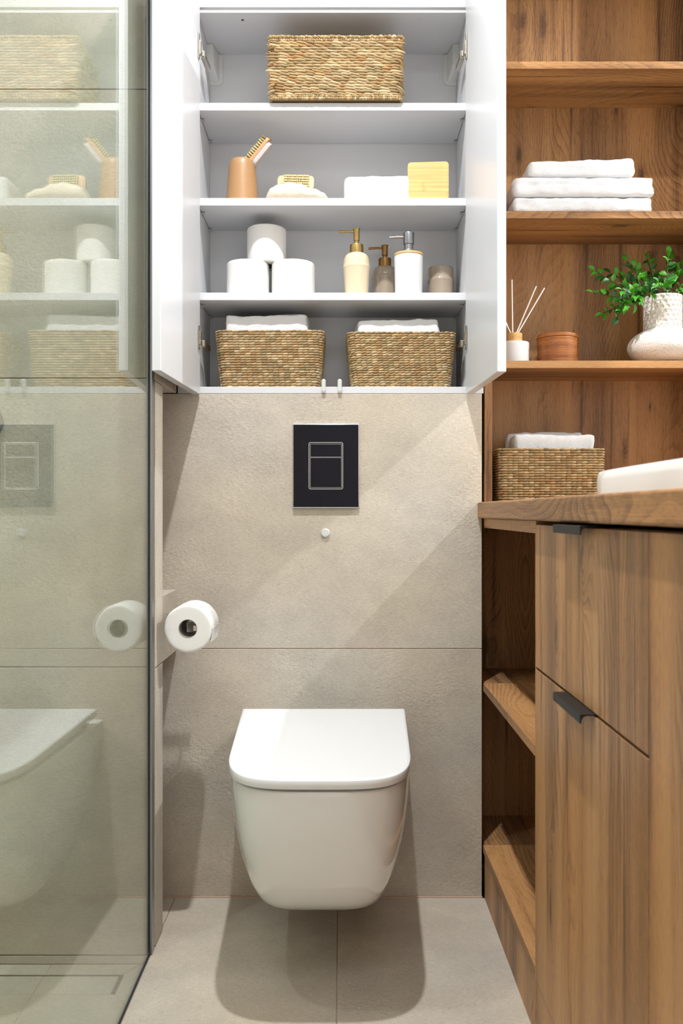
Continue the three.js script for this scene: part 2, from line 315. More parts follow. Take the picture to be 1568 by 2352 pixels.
{ // wall behind the camera with an opening for the unseen window
  const { x, y, z, w, h } = UNSEEN_WINDOW, g = structure('wall_front', null, null, 'white painted wall around the unseen window', 'wall');
  part('plaster', box(RX0, x - w / 2, -0.12, CEIL, RZ1, RZ1 + 0.1, 0), M.plaster, g);
  part('plaster', box(x + w / 2, RX1, -0.12, CEIL, RZ1, RZ1 + 0.1, 0), M.plaster, g);
  part('plaster', box(x - w / 2, x + w / 2, -0.12, y - h / 2, RZ1, RZ1 + 0.1, 0), M.plaster, g);
  part('plaster', box(x - w / 2, x + w / 2, y + h / 2, CEIL, RZ1, RZ1 + 0.1, 0), M.plaster, g);
  const win = structure('window_1', null, null, 'large frosted unseen window behind the camera', 'window');
  part('pane', box(x - w / 2, x + w / 2, y - h / 2, y + h / 2, RZ1 + 0.05, RZ1 + 0.06, 0), M.unseenWindowGlow, win);
  const bar = 0.05;
  for (const [a, b, c, d] of [[x - w / 2, x + w / 2, y - h / 2, y - h / 2 + bar], [x - w / 2, x + w / 2, y + h / 2 - bar, y + h / 2], [x - w / 2, x - w / 2 + bar, y - h / 2 + bar, y + h / 2 - bar], [x + w / 2 - bar, x + w / 2, y - h / 2 + bar, y + h / 2 - bar]])
    part('window_frame', box(a, b, c, d, RZ1 + 0.01, RZ1 + 0.05, 0.003), M.white, win);
  const L = new THREE.RectAreaLight(UNSEEN_WINDOW_COLOR, UNSEEN_WINDOW.power, w - 2 * bar, h - 2 * bar); L.position.set(x, y, z); L.lookAt(x, y, 0); scene.add(L);
}
structure('trim_1', box(-0.405, 0.336, 2.0935, CEIL, -0.05, 0.006, 0.001), M.whiteMatt, 'white filler panel above the wall cabinet', 'trim');
structure('trim_2', box(0.338, 0.93, 2.332, CEIL, -0.2, 0, 0.001), M.plaster, 'white filler above the wooden shelf unit', 'trim');
for (const [x, z, cd, beam, soft_, label] of UNSEEN_DOWNLIGHTS) {
  const t = thing('downlight', label, 'lamp', null, [x, CEIL, z]);  // all out of view; the one past the washbasin is added
  part('ring', crease(lathe([[0.026, -0.004], [0.042, -0.004], [0.045, 0], [0.026, 0], [0.026, -0.004]], 32)), M.white, t);
  part('lamp_glass', new THREE.CylinderGeometry(0.025, 0.025, 0.002, 24).translate(0, -0.001, 0), M.lampGlow, t);
  const L = new THREE.SpotLight(LAMP_COLOR, cd, 0, beam, soft_, 2); L.position.set(x, CEIL - 0.012, z); L.target.position.set(x, 0, z);
  L.shadow.radius = 1.1; L.castShadow = true; L.shadow.mapSize.set(1024, 1024); scene.add(L); scene.add(L.target);
}
{
  const { x, z, w, d, power } = UNSEEN_PANEL, t = thing('unseen_panel_light', 'flat square white unseen ceiling panel lighting the floor and vanity', 'lamp', null, [x, CEIL, z]);
  part('frame', merge([[-w / 2 - 0.02, w / 2 + 0.02, -d / 2 - 0.02, -d / 2], [-w / 2 - 0.02, w / 2 + 0.02, d / 2, d / 2 + 0.02], [-w / 2 - 0.02, -w / 2, -d / 2, d / 2], [w / 2, w / 2 + 0.02, -d / 2, d / 2]].map(([a, b, c, e]) => box(a, b, -0.03, -0.0005, c, e, 0.001))), M.white, t);
  part('diffuser', box(-w / 2, w / 2, -0.024, -0.001, -d / 2, d / 2, 0), M.unseenPanelGlow, t);
  const L = new THREE.RectAreaLight(LAMP_COLOR, power, w, d); L.position.set(x, CEIL - 0.032, z); L.lookAt(x, 0, z); scene.add(L);
}

// ---------------------------------------------------------------- shower screen
{
  const t = thing('shower_screen', 'clear glass shower screen in a slim metal wall profile', 'shower screen');
  const x0 = -0.3966, x1 = -0.3936;
  part('glass_pane', new THREE.BoxGeometry(x1 - x0, 2.06, 1.167).translate((x0 + x1) / 2, 0.002 + 1.03, 0.2515 + 0.5835), M.glass, t);
  part('wall_profile', merge([box(-0.3988, -0.388, 0.001, 2.065, 0.2435, 0.25, 0.0005), box(-0.3918, -0.388, 0.001, 2.065, 0.25, 0.268, 0.0005), box(-0.3988, -0.3976, 0.001, 2.065, 0.25, 0.264, 0.0004)]), M.alu, t, 'slim aluminium channel');
  part('seal', merge([box(-0.3934, -0.392, 0.001, 2.06, 0.2502, 0.2685, 0), box(-0.3975, -0.3968, 0.001, 2.06, 0.2502, 0.2645, 0)]), M.seal, t, 'dark rubber seal strip');
  part('bottom_seal', box(-0.3975, -0.3918, 0.0003, 0.0019, 0.27, 1.418, 0), M.seal, t, 'dark sealing strip along the floor');
}
{
  const t = thing('shower_valve', 'round grey metal shower control on the tiled shower wall', 'shower valve', null, [-0.733, 1.094, 0.2435]);
  part('rosette', crease(lathe(rounded([[0, 0], [0.032, 0], [0.032, 0.008], [0, 0.008]], 0.002), 40)).rotateX(Math.PI / 2), M.brushed, t);
  part('knob', crease(lathe(rounded([[0, 0.008], [0.022, 0.008], [0.022, 0.045], [0, 0.045]], 0.003), 40)).rotateX(Math.PI / 2), M.brushed, t);
}

// ---------------------------------------------------------------- white wall cabinet
const CX0 = -0.338, CX1 = 0.295, CZ = -0.186;
const SH = [1.872, 1.648, 1.425];                             // shelf tops
const CB = 1.203;                                             // top of the bottom panel
{
  const t = thing('wall_cabinet', 'white wall cabinet with both doors open above the toilet', 'cabinet');
  const th = 0.017;
  part('side_panel', box(CX0 - th, CX0, 1.187, 2.102, CZ - 0.012, -0.0005, 0.0008), M.whiteMatt, t);
  part('side_panel', box(CX1, CX1 + th, 1.187, 2.102, CZ - 0.012, -0.0005, 0.0008), M.whiteMatt, t);
  part('bottom_panel', box(CX0 + 0.0003, CX1 - 0.0003, 1.1875, CB, CZ, 0, 0.0008), M.whiteMatt, t);
  part('top_panel', box(CX0 + 0.0003, CX1 - 0.0003, 2.084, 2.102, CZ, 0, 0.0008), M.whiteMatt, t);
  part('back_panel', box(CX0 + 0.0003, CX1 - 0.0003, 1.1875, 2.102, CZ - 0.012, CZ - 0.0003, 0), M.whiteMatt, t);
  part('filler_strip', box(-0.386, CX0 - th - 0.0003, 1.1875, 2.09, -0.03, -0.0006, 0.0008), M.whiteMatt, t);
  part('filler_strip', box(CX1 + th + 0.0003, 0.3345, 1.1875, 2.09, -0.03, -0.0006, 0.0008), M.whiteMatt, t);
  for (const y of SH) {
    part('shelf', box(CX0 + 0.0012, CX1 - 0.0012, y - 0.018, y, CZ + 0.0005, -0.0005, 0.0008), M.whiteMatt, t);
    for (const z of [-0.043, -0.164]) for (const s of [0, 1]) {
      const pin = new THREE.CylinderGeometry(0.0032, 0.0032, 0.009, 14).rotateZ(Math.PI / 2).translate(s ? CX1 - 0.0045 : CX0 + 0.0045, y - 0.0215, z);
      part('shelf_pin', pin, M.pin, t, 'small grey shelf pin');
    }
  }
  // hanging bracket covers in the upper back corners
  for (const s of [1, -1]) {
    const X = s > 0 ? CX0 : CX1, f = (dx) => X + s * dx;
    const ring = (w0, y0, y1, z, r) => { const p = []; const c = [[0, y0], [w0, y0], [w0, y1], [0, y1]]; for (let i = 0; i < 4; i++) for (let k = 0; k < 5; k++) { const a = (i - 1) * Math.PI / 2 - Math.PI / 2 + (k / 4) * Math.PI / 2, ra = (i === 1 || i === 2) ? r : 0.001; const cx = c[i][0] + (i === 0 || i === 3 ? ra : -ra), cy = c[i][1] + (i < 2 ? ra : -ra); const b = [-Math.PI, -Math.PI / 2, 0, Math.PI / 2][i] + k / 4 * Math.PI / 2; p.push([f(cx + ra * Math.cos(b)), cy + ra * Math.sin(b), z]); } return s > 0 ? p : p.reverse(); };
    const flange = loft([ring(0.033, 2.003, 2.0835, CZ + 0.0002, 0.012), ring(0.033, 2.003, 2.0835, CZ + 0.003, 0.012)]);
    const hump = loft([ring(0.024, 2.012, 2.0835, CZ + 0.003, 0.004), ring(0.0155, 2.032, 2.0835, CZ + 0.05, 0.003)]);
    const bc = crease(mergeGeometries([flange, hump]), 0.5); part('bracket_cover', bc, M.plastic, t, 'white plastic hanging bracket cover');
  }
  // screw hole and cap under the top panel
  part('screw_hole', new THREE.CylinderGeometry(0.0033, 0.0033, 0.0008, 16).translate(PX(557, -0.03), 2.0837, -0.03), std({ color: 0x5c4632, roughness: 0.9 }), t, 'brown screw hole');
  part('screw_cap', new THREE.CylinderGeometry(0.0065, 0.0068, 0.0012, 20).translate(PX(962, -0.03), 2.0836, -0.03), M.whiteMatt, t, 'round white screw cap');
  // door catches on the bottom panel
  for (const px of [743, 780]) {
    const g = new THREE.CapsuleGeometry(0.0052, 0.022, 6, 14).scale(1, 1, 0.8).translate(PX(px, 0.004), 1.2045, 0.0048);
    part('door_catch', g, M.clearPlastic, t, 'translucent plastic door catch');
  }
  // doors with their hinges
  for (const s of [-1, 1]) {
    const H = 2.113 - 1.184, Wd = s > 0 ? 0.33 : 0.344, off = s > 0 ? 0.291 : -0.332;
    const g = new RoundedBoxGeometry(0.018, H, Wd, 2, 0.0015).translate(s * 0.009, 1.184 + H / 2, Wd / 2);
    const d = part('door', metres(g), M.white, t); d.position.set(off, 0, 0.007); d.rotation.y = s > 0 ? 0.047 : -0.06;
    for (const [hy, len] of [[PY(109, 0.02), 0.06], [PY(776, 0.02), 0.055]]) {
      part('hinge_plate', merge([box(-s * 0.0022 - 0.0011, -s * 0.0022 + 0.0011, hy - len / 2, hy + len / 2, 0.014, 0.024, 0.0006), box(-s * 0.003 - 0.002, -s * 0.003 + 0.002, hy - len * 0.28, hy + len * 0.28, 0.006, 0.015, 0.001)]), M.nickel, d, 'nickel hinge plate');
      const armG = merge([
        box(Math.min(-s * 0.004, -s * 0.013), Math.max(-s * 0.004, -s * 0.013), hy - 0.02, hy - 0.004, -0.006, 0.006, 0.001),
        box(Math.min(-s * 0.0015, -s * 0.0125), Math.max(-s * 0.0015, -s * 0.0125), hy - 0.0185, hy - 0.0065, -0.06, -0.006, 0.001),
        new THREE.CylinderGeometry(0.003, 0.003, 0.012, 12).translate(-s * 0.009, hy - 0.012, 0.008),
      ]);
      part('hinge_arm', armG, M.nickel, d, 'nickel hinge arm');
    }
  }
}

// ---------------------------------------------------------------- woven baskets
const TAN = [[196, 166, 120], [188, 156, 108], [206, 180, 138], [178, 156, 112], [184, 144, 94], [194, 162, 116], [172, 146, 102], [210, 186, 144]];
const srgb2lin = c => { c /= 255; return c <= 0.04045 ? c / 12.92 : ((c + 0.055) / 1.055) ** 2.4; };
const seedShape = (() => { const nu = 8, nv = 6, p = [], idx = []; for (let j = 0; j <= nv; j++) for (let i = 0; i < nu; i++) { const v = -1 + 2 * j / nv, r = Math.pow(Math.max(0, 1 - v * v), 0.62), a = i / nu * 2 * Math.PI; p.push([v, r * Math.sin(a), r * Math.cos(a)]); } for (let j = 0; j < nv; j++) for (let i = 0; i < nu; i++) { const a = j * nu + i, b = j * nu + (i + 1) % nu; idx.push(a, b, b + nu, a, b + nu, a + nu); } return { p, idx }; })();
function outline(hw, hd, r) {                                  // rounded rectangle, as a function of arc length
  const segs = [], q = Math.PI / 2 * r, a = 2 * (hw - r), b = 2 * (hd - r), total = 2 * a + 2 * b + 4 * q;
  return { total, at(s) {
    s = ((s % total) + total) % total;
    const runs = [[a, -hw + r, hd, 1, 0], [q, hw - r, hd - r, 0], [b, hw, hd - r, 0, -1], [q, hw - r, -hd + r, 1], [a, hw - r, -hd, -1, 0], [q, -hw + r, -hd + r, 2], [b, -hw, -hd + r, 0, 1], [q, -hw + r, hd - r, 3]];
    for (const R of runs) {
      if (s > R[0]) { s -= R[0]; continue; }
      if (R.length === 5) { const tx = R[3], tz = R[4]; return { x: R[1] + tx * s, z: R[2] + tz * s, tx, tz, nx: -tz, nz: tx }; }
      const th = [Math.PI / 2, 0, -Math.PI / 2, Math.PI * 1.0][R[3]]; const ang = (R[3] === 3 ? Math.PI : th) - s / r;
      const nx = Math.cos(ang), nz = Math.sin(ang); return { x: R[1] + r * nx, z: R[2] + r * nz, tx: nz, tz: -nx, nx, nz };
    }
    return { x: -hw + r, z: hd, tx: 1, tz: 0, nx: 0, nz: 1 };
  } };
}
function weaveRow(path, y, o) {                                // one row of overlapping strands, as one mesh geometry
  const count = Math.round(path.total / o.len), pos = [], col = [], idx = [];
  for (let k = 0; k < count; k++) {
    const c = path.at((k + (o.shift || 0)) * path.total / count + rr(-1, 1) * o.len * o.jit * 0.3);
    const L = o.len * (o.long || 0.64) * rr(1 - o.jit * 0.5, 1 + o.jit), H = o.h * (o.fat || 0.56) * rr(1 - o.jit * 0.6, 1 + o.jit * 0.6), T = o.h * (o.thick || 0.55), sl = o.slant + rr(-1, 1) * o.jit * 0.25;
    const C = Math.cos(sl), Sn = Math.sin(sl), base = pos.length / 3, dy = rr(-1, 1) * o.h * o.jit * 0.25, yaw = o.yaw || 0;
    const tone = TAN[Math.floor(rnd() * TAN.length)], f = rr(0.8, 0.98);
    for (const q of seedShape.p) {
      const u = q[0] * L, v = q[1] * H, n = q[2] * T + q[0] * yaw * T, a = u * C - v * Sn, b = u * Sn + v * C;
      pos.push(c.x + c.tx * a + c.nx * n, y + b + dy, c.z + c.tz * a + c.nz * n);
      col.push(srgb2lin(tone[0] * f), srgb2lin(tone[1] * f), srgb2lin(tone[2] * f));
    }
    for (const i of seedShape.idx) idx.push(base + i);
  }
  const g = new THREE.BufferGeometry(); g.setAttribute('position', new THREE.Float32BufferAttribute(pos, 3)); g.setAttribute('color', new THREE.Float32BufferAttribute(col, 3)); g.setIndex(idx); g.computeVertexNormals();
  return g;
}
function basket(label, pos, o, group) {
  const t = thing('woven_basket', label, 'basket', group, pos);
  const at = y => { const k = y / o.h, s = lerp(o.taper, 1, Math.pow(k, 0.75)); return [o.w / 2 * s, o.d / 2 * lerp(o.taper, 1, k)]; };
  const inset = o.rowH * 0.5, ring = (y, ex) => { const [a, b] = at(y), p = outline(a - ex, b - ex, o.r), out = []; for (let i = 0; i < 64; i++) { const c = p.at(i / 64 * p.total); out.push([c.x, y, c.z]); } return out.reverse(); };
  const rings = [ring(0.003, inset + 0.002), ring(o.h * 0.5, inset), ring(o.h - 0.004, inset), ring(o.h - 0.004, inset + 0.003), ring(0.008, inset + 0.003)];
  part('inner_wall', crease(loft(rings, true, true)), M.weaveInside, t);
  const n = Math.round((o.h - (o.rim ? 3.2 * o.rowH : 0)) / o.rowH);
  for (let i = 0; i < n; i++) {
    const y0 = o.rim ? 1.4 * o.rowH : 0, y = y0 + (i + 0.5) * (o.h - (o.rim ? 3.4 * o.rowH : 0)) / n, [a, b] = at(y);
    part('weave_row', weaveRow(outline(a - o.rowH * 0.55, b - o.rowH * 0.55, o.r), y, { len: o.len, h: (o.h - (o.rim ? 3.2 * o.rowH : 0)) / n, slant: o.slant * (o.flip && i % 2 ? -1 : 1), jit: o.jit, shift: o.stagger ? rnd() : (i % 2) * 0.12, thick: o.thick, yaw: o.yaw, long: o.long, fat: o.fat }), M.weave, t);
  }
  if (o.rim) {
    for (const [y, h] of [[o.h - o.rowH * 0.62, o.rowH * 1.25], [o.h - o.rowH * 1.6, o.rowH * 0.9], [o.rowH * 1.15, o.rowH * 0.95], [o.rowH * 0.45, o.rowH * 0.9]]) {
      const [a, b] = at(clamp(y, 0, o.h));
      part('rim_braid', weaveRow(outline(a - o.rowH * 0.5, b - o.rowH * 0.5, o.r), y, { len: o.rowH * 0.75, h: h * 1.15, slant: 1.05, jit: 0.4, thick: 0.6 }), M.weave, t);
    }
  }
  return t;
}
basket('wide rope-woven seagrass basket with braided rim on the top cabinet shelf', [PX(771, 0.01), SH[0] + 0.0022, -0.075], { w: 0.318, d: 0.18, h: 0.15, taper: 0.985, r: 0.008, rowH: 0.0069, len: 0.0205, slant: -0.17, jit: 0.3, rim: true, stagger: true, thick: 0.75, yaw: 0.35, long: 0.78, fat: 0.5 });
const smallB = { w: 0.262, d: 0.166, h: 0.137, taper: 0.9, r: 0.02, rowH: 0.0059, len: 0.0126, slant: 0.07, jit: 0.16, thick: 0.7, yaw: 0.3, long: 0.72, fat: 0.52 };
basket('woven grass basket at the cabinet bottom under the toilet paper rolls', [PX(618, -0.01), CB, -0.094], smallB, null);
basket('woven grass basket at the cabinet bottom under the soap dispensers', [PX(922, -0.01), CB, -0.094], { ...smallB, w: 0.262, h: 0.133, slant: 0.13, jit: 0.22 }, null);

// ---------------------------------------------------------------- towels
const foldN = createNoise3D(seeded(61));
function soft(w, h, d, r, o = {}) {                            // a soft folded slab standing on y = 0
  const nx = o.nx || 44, ny = o.ny || 10, nz = o.nz || 22;
  let g = new THREE.BoxGeometry(w, h, d, nx, ny, nz); g.deleteAttribute('uv'); g.deleteAttribute('normal'); g = mergeVertices(g, 1e-5);
  const p = g.attributes.position, s = o.seed || 0, amp = o.amp ?? 0.0022;
  for (let i = 0; i < p.count; i++) {
    let x = p.getX(i), y = p.getY(i), z = p.getZ(i);
    const k = (q, hq) => clamp(q, -hq + r, hq - r), cx = k(x, w / 2), cy = k(y, h / 2), cz = k(z, d / 2);
    const dx = x - cx, dy = y - cy, dz = z - cz, L = Math.hypot(dx, dy, dz) || 1, rr_ = (Math.abs(dx) > 1e-9 || Math.abs(dy) > 1e-9 || Math.abs(dz) > 1e-9) ? r : 0;
    const onX = Math.abs(Math.abs(x) - w / 2) < 1e-6, onY = Math.abs(Math.abs(y) - h / 2) < 1e-6, onZ = Math.abs(Math.abs(z) - d / 2) < 1e-6;
    const sx = x, sy = y, sz = z, ex = dx / L, ey = dy / L, ez = dz / L;
    x = cx + ex * rr_; y = cy + ey * rr_; z = cz + ez * rr_;
    let n = amp * (foldN(sx * 14 + s, sy * 20, sz * 14) + 0.5 * foldN(sx * 40, sy * 60 + s, sz * 40)) + 0.0004 * foldN(sx * 200, sy * 200 + s, sz * 200);
    for (const c of o.creases || []) n -= 0.0036 * Math.hypot(ex, ez) * Math.exp(-((((sy / h) - c + 0.05 * foldN(sx * 6, s, c)) / 0.05) ** 2));
    const up = (sy / h + 0.5), ny = ey < 0 ? 0 : o.flat ? -Math.abs(n) : n;
    x += ex * n; z += ez * n; y += ey * ny * up + ((o.wave || 0) * Math.sin((sx / w + 0.5) * Math.PI * 1.5 + s) + (o.tilt || 0) * (sx / w)) * up;
    p.setXYZ(i, x, y + h / 2, z);
  }
  g.computeVertexNormals(); return metres(g, 'y', s, s);
}
function towel(label, pos, folds, turn = 0, group) {           // each fold: [w, h, d, x, y, z, options]
  const t = thing('folded_towel', label, 'towel', group, pos); t.rotation.y = turn;
  folds.forEach(([w, h, d, x, y, z, o]) => { const f = part('fold', soft(w, h, d, Math.min(h * 0.42, 0.012), o).translate(x, y, z), M.towel, t); });
  return t;
}
{ // in the cabinet baskets
  const y0 = CB + 0.009;
  towel('folded white terry towel standing in the woven basket under the paper rolls', [PX(616, -0.08), y0, -0.08], [[0.2, PY(729, -0.06) - y0, 0.06, 0, 0, 0.02, { seed: 3, wave: 0.003, creases: [0.42], amp: 0.0026 }], [0.203, PY(724, -0.1) - y0, 0.034, -0.004, 0, -0.032, { seed: 4, wave: 0.003, amp: 0.002 }]]);
  towel('folded white terry towel standing in the woven basket under the soap dispensers', [PX(911, -0.08), y0, -0.08], [[0.2, PY(739, -0.06) - y0, 0.06, 0, 0, 0.02, { seed: 8, tilt: 0.006, creases: [0.4] }], [0.201, PY(738, -0.1) - y0, 0.034, -0.002, 0, -0.032, { seed: 9, tilt: 0.008 }]]);
}

// ---------------------------------------------------------------- toilet paper rolls
function roll(r, h, seed, core = 0.021) {
  const prof = rounded([[core, 0], [r, 0, 0.006], [r, h, 0.006], [core, h]], 0.005, 5), dense = [];
  for (let i = 0; i < prof.length - 1; i++) { const a = prof[i], b = prof[i + 1], n = Math.max(1, Math.round(Math.hypot(a[0] - b[0], a[1] - b[1]) / 0.006)); for (let k = 0; k < n; k++) dense.push([lerp(a[0], b[0], k / n), lerp(a[1], b[1], k / n)]); } dense.push(prof[prof.length - 1]);
  let g = lathe(dense, 72); const p = g.attributes.position;
  for (let i = 0; i < p.count; i++) { const x = p.getX(i), y = p.getY(i), z = p.getZ(i), a = Math.atan2(z, x), R = Math.hypot(x, z), k = 1 + (R > core * 1.2 ? 0.012 * foldN(Math.cos(a) * 1.6, Math.sin(a) * 1.6, seed) + 0.006 * foldN(Math.cos(a) * 4, Math.sin(a) * 4 + y * 10, seed) : 0); p.setXYZ(i, x * k, y, z * k); }
  g.computeVertexNormals(); g = crease(g, 0.7);
  const q = g.attributes.position, uv = new Float32Array(q.count * 2); for (let i = 0; i < q.count; i++) { uv[2 * i] = Math.atan2(q.getZ(i), q.getX(i)) * r; uv[2 * i + 1] = q.getY(i) + Math.hypot(q.getX(i), q.getZ(i)); } g.setAttribute('uv', new THREE.BufferAttribute(uv, 2));
  return g;
}
function coreGeo(h, core = 0.021) { return crease(lathe([[core - 0.001, 0.001], [core - 0.0003, 0.001], [core - 0.0003, h - 0.001], [core - 0.001, h - 0.001], [core - 0.001, 0.001]], 40)); }
for (const [label, x, y, z, r, h, seed] of [
  ['toilet paper roll standing on the shelf beside the cabinet side, carrying another roll', PX(569, -0.075), SH[2], -0.075, 0.0512, 0.088, 1],
  ['toilet paper roll standing on the shelf nearer the soap dispensers, carrying another roll', PX(673, -0.075), SH[2], -0.075, 0.0522, 0.088, 2],
  ['toilet paper roll stacked on top of two other rolls', PX(612.5, -0.095), SH[2] + 0.0885, -0.095, 0.0478, 0.091, 3],
]) {
  const t = thing('toilet_paper_roll', label, 'toilet paper', 'toilet paper rolls in the cabinet', [x, y, z]);
  part('paper', roll(r, h, seed), M.paper, t); part('cardboard_core', coreGeo(h), M.core, t, 'grey cardboard core');
}

// ---------------------------------------------------------------- soap dispensers and tumbler
function spout(x, y, len, drop, r) { return tube([[x - 0.004, y, 0], [x - len * 0.5, y + 0.0006, 0], [x - len * 0.8, y - drop * 0.35, 0], [x - len, y - drop, 0]], r, 20, 10); }
function dispenser(label, pos, body, pump, turn = 0) {
  const t = thing('soap_dispenser', label, 'soap dispenser', null, pos); t.rotation.y = turn;
  part('bottle', body.turned ? turned(body.turned) : crease(lathe(rounded(body.profile, 0.003, 5), 64), 0.5), body.mat, t);
  if (body.ring) part('lid_ring', metres(crease(lathe(rounded(body.ring, 0.0008), 64), 0.5), 'x'), M.bamboo, t, 'thin bamboo ring');
  part('collar', crease(lathe(rounded(pump.collar, 0.0012), 40), 0.5), pump.mat, t);
  part('pump_stem', crease(lathe(pump.stem, 24), 0.5), pump.mat, t);
  part('pump_head', crease(lathe(rounded(pump.head, 0.001), 40), 0.5), pump.mat, t);
  part('spout', pump.spout, pump.mat, t);
}
dispenser('cream glazed soap dispenser with a gold pump', [PX(818.5, -0.05), SH[2], -0.05],
  { mat: M.cream, turned: [[0, 0.0006], [0.025, 0.0006], [0.0275, 0.002], [0.029, 0.02], [0.031, 0.05], [0.0325, 0.066], [0.0334, 0.0715], [0.033, 0.0745], [0.0322, 0.077], [0.0316, 0.083], [0.0298, 0.0935], [0.0265, 0.1005], [0.021, 0.1048], [0.016, 0.106], [0, 0.107]] },
  { mat: M.gold, collar: [[0, 0.105], [0.0163, 0.105], [0.0163, 0.127], [0, 0.127]], stem: [[0, 0.126], [0.0055, 0.126], [0.0055, 0.137], [0, 0.137]], head: [[0, 0.1365], [0.0072, 0.1365], [0.0075, 0.163], [0.0092, 0.1665], [0, 0.1675]], spout: spout(0, 0.159, 0.043, 0.0005, 0.0029) });
dispenser('taupe glazed soap dispenser with a bronze pump, half behind the white one', [PX(883.5, -0.143), SH[2], -0.143],
  { mat: M.taupe, turned: [[0, 0.0006], [0.025, 0.0006], [0.028, 0.002], [0.0295, 0.02], [0.0315, 0.048], [0.033, 0.064], [0.0339, 0.0695], [0.0335, 0.0725], [0.0327, 0.075], [0.032, 0.08], [0.0302, 0.089], [0.0265, 0.0955], [0.021, 0.0992], [0.016, 0.1003], [0, 0.101]] },
  { mat: M.bronze, collar: [[0, 0.099], [0.0163, 0.099], [0.0163, 0.121], [0, 0.121]], stem: [[0, 0.12], [0.0055, 0.12], [0.0055, 0.129], [0, 0.129]], head: [[0, 0.1285], [0.0075, 0.1285], [0.0078, 0.151], [0.0095, 0.1545], [0, 0.1555]], spout: spout(0, 0.1475, 0.041, 0.001, 0.0029) });
dispenser('white cylindrical soap dispenser with a bamboo ring and steel pump', [PX(938, -0.045), SH[2], -0.045],
  { mat: M.whitePlastic, profile: [[0, 0.0005], [0.0325, 0, 0.002], [0.0345, 0.0975, 0.002], [0, 0.098]], ring: [[0, 0.098], [0.035, 0.098], [0.035, 0.103], [0, 0.103]] },
  { mat: M.brushed, collar: [[0, 0.103], [0.0158, 0.103], [0.0158, 0.112], [0.0112, 0.114], [0, 0.114]], stem: [[0, 0.113], [0.0108, 0.113], [0.0108, 0.126], [0, 0.126]], head: [[0, 0.1265], [0.0128, 0.1265], [0.0134, 0.155, 0.002], [0, 0.1565]], spout: spout(0, 0.144, 0.046, 0.001, 0.0032) });
{
  const g = turned([[0, 0.0006], [0.026, 0.0006], [0.0288, 0.002], [0.0295, 0.02], [0.0306, 0.044], [0.0317, 0.054], [0.0323, 0.0578], [0.0319, 0.0605], [0.0311, 0.063], [0.0307, 0.067], [0.0306, 0.083], [0.0303, 0.088], [0.029, 0.0902], [0.0278, 0.0885], [0.0275, 0.08], [0.027, 0.02], [0.024, 0.009], [0, 0.008]]);
  const o = single('tumbler', g, M.taupe, 'taupe glazed tumbler without a pump beside the soap dispensers', 'tumbler'); o.position.set(PX(1011.6, -0.13), SH[2], -0.13); o.scale.setScalar(1.035);
}

// ---------------------------------------------------------------- brush cup, mitt, brushes
{
  const o = single('brush_cup', metres(turned([[0, 0.0003], [0.036, 0.0003], [0.039, 0.0015], [0.0385, 0.01], [0.0358, 0.05], [0.033, 0.088], [0.0318, 0.099], [0.0298, 0.1065], [0.0268, 0.1105], [0.0246, 0.109], [0.0245, 0.1], [0.026, 0.08], [0.034, 0.012], [0.031, 0.006], [0, 0.006]])), M.cup, 'tapered tan ceramic cup holding a brush', 'cup');
  o.position.set(PX(556, -0.06), SH[1], -0.06);
  // foot brush leaning in the cup: bristles on one side, pumice on the other
  const t = thing('foot_brush', 'wooden foot brush with bristles and pumice standing in the tan cup', 'brush', null, [PX(573, -0.06), PY(379, -0.06), -0.055]); t.rotation.z = -Math.atan2(46, 57) ;
  const L0 = -0.045, L1 = 0.079;
  const sh = (hw, y0, y1, depth) => { const s = new THREE.Shape(), r = hw; s.moveTo(-hw, y0 + r); s.absarc(0, y0 + r, r, Math.PI, 2 * Math.PI); s.lineTo(hw, y1 - r); s.absarc(0, y1 - r, r, 0, Math.PI); const g = new THREE.ExtrudeGeometry(s, { depth, bevelEnabled: true, bevelThickness: 0.0012, bevelSize: 0.0012, bevelSegments: 2, curveSegments: 12 }); g.translate(0, 0, -depth / 2); g.rotateY(Math.PI / 2); return g; };
  part('handle', crease(sh(0.012, L0, L1, 0.006)), M.brushWood, t);
  part('pumice_stone', metres(crease(sh(0.011, 0.002, 0.07, 0.009).translate(0.009, 0, 0))), M.pumice, t, 'grey speckled pumice stone');
  for (let i = 0; i < 11; i++) for (let j = -1; j <= 1; j++) part('bristle_tuft', rod([-0.003, 0.006 + i * 0.0066, j * 0.0065], [-0.0165 + rr(-0.001, 0.001), 0.006 + i * 0.0066 + rr(-0.0008, 0.0008), j * 0.007], 0.0018, 6, 0.0026), M.bristle, t);
}
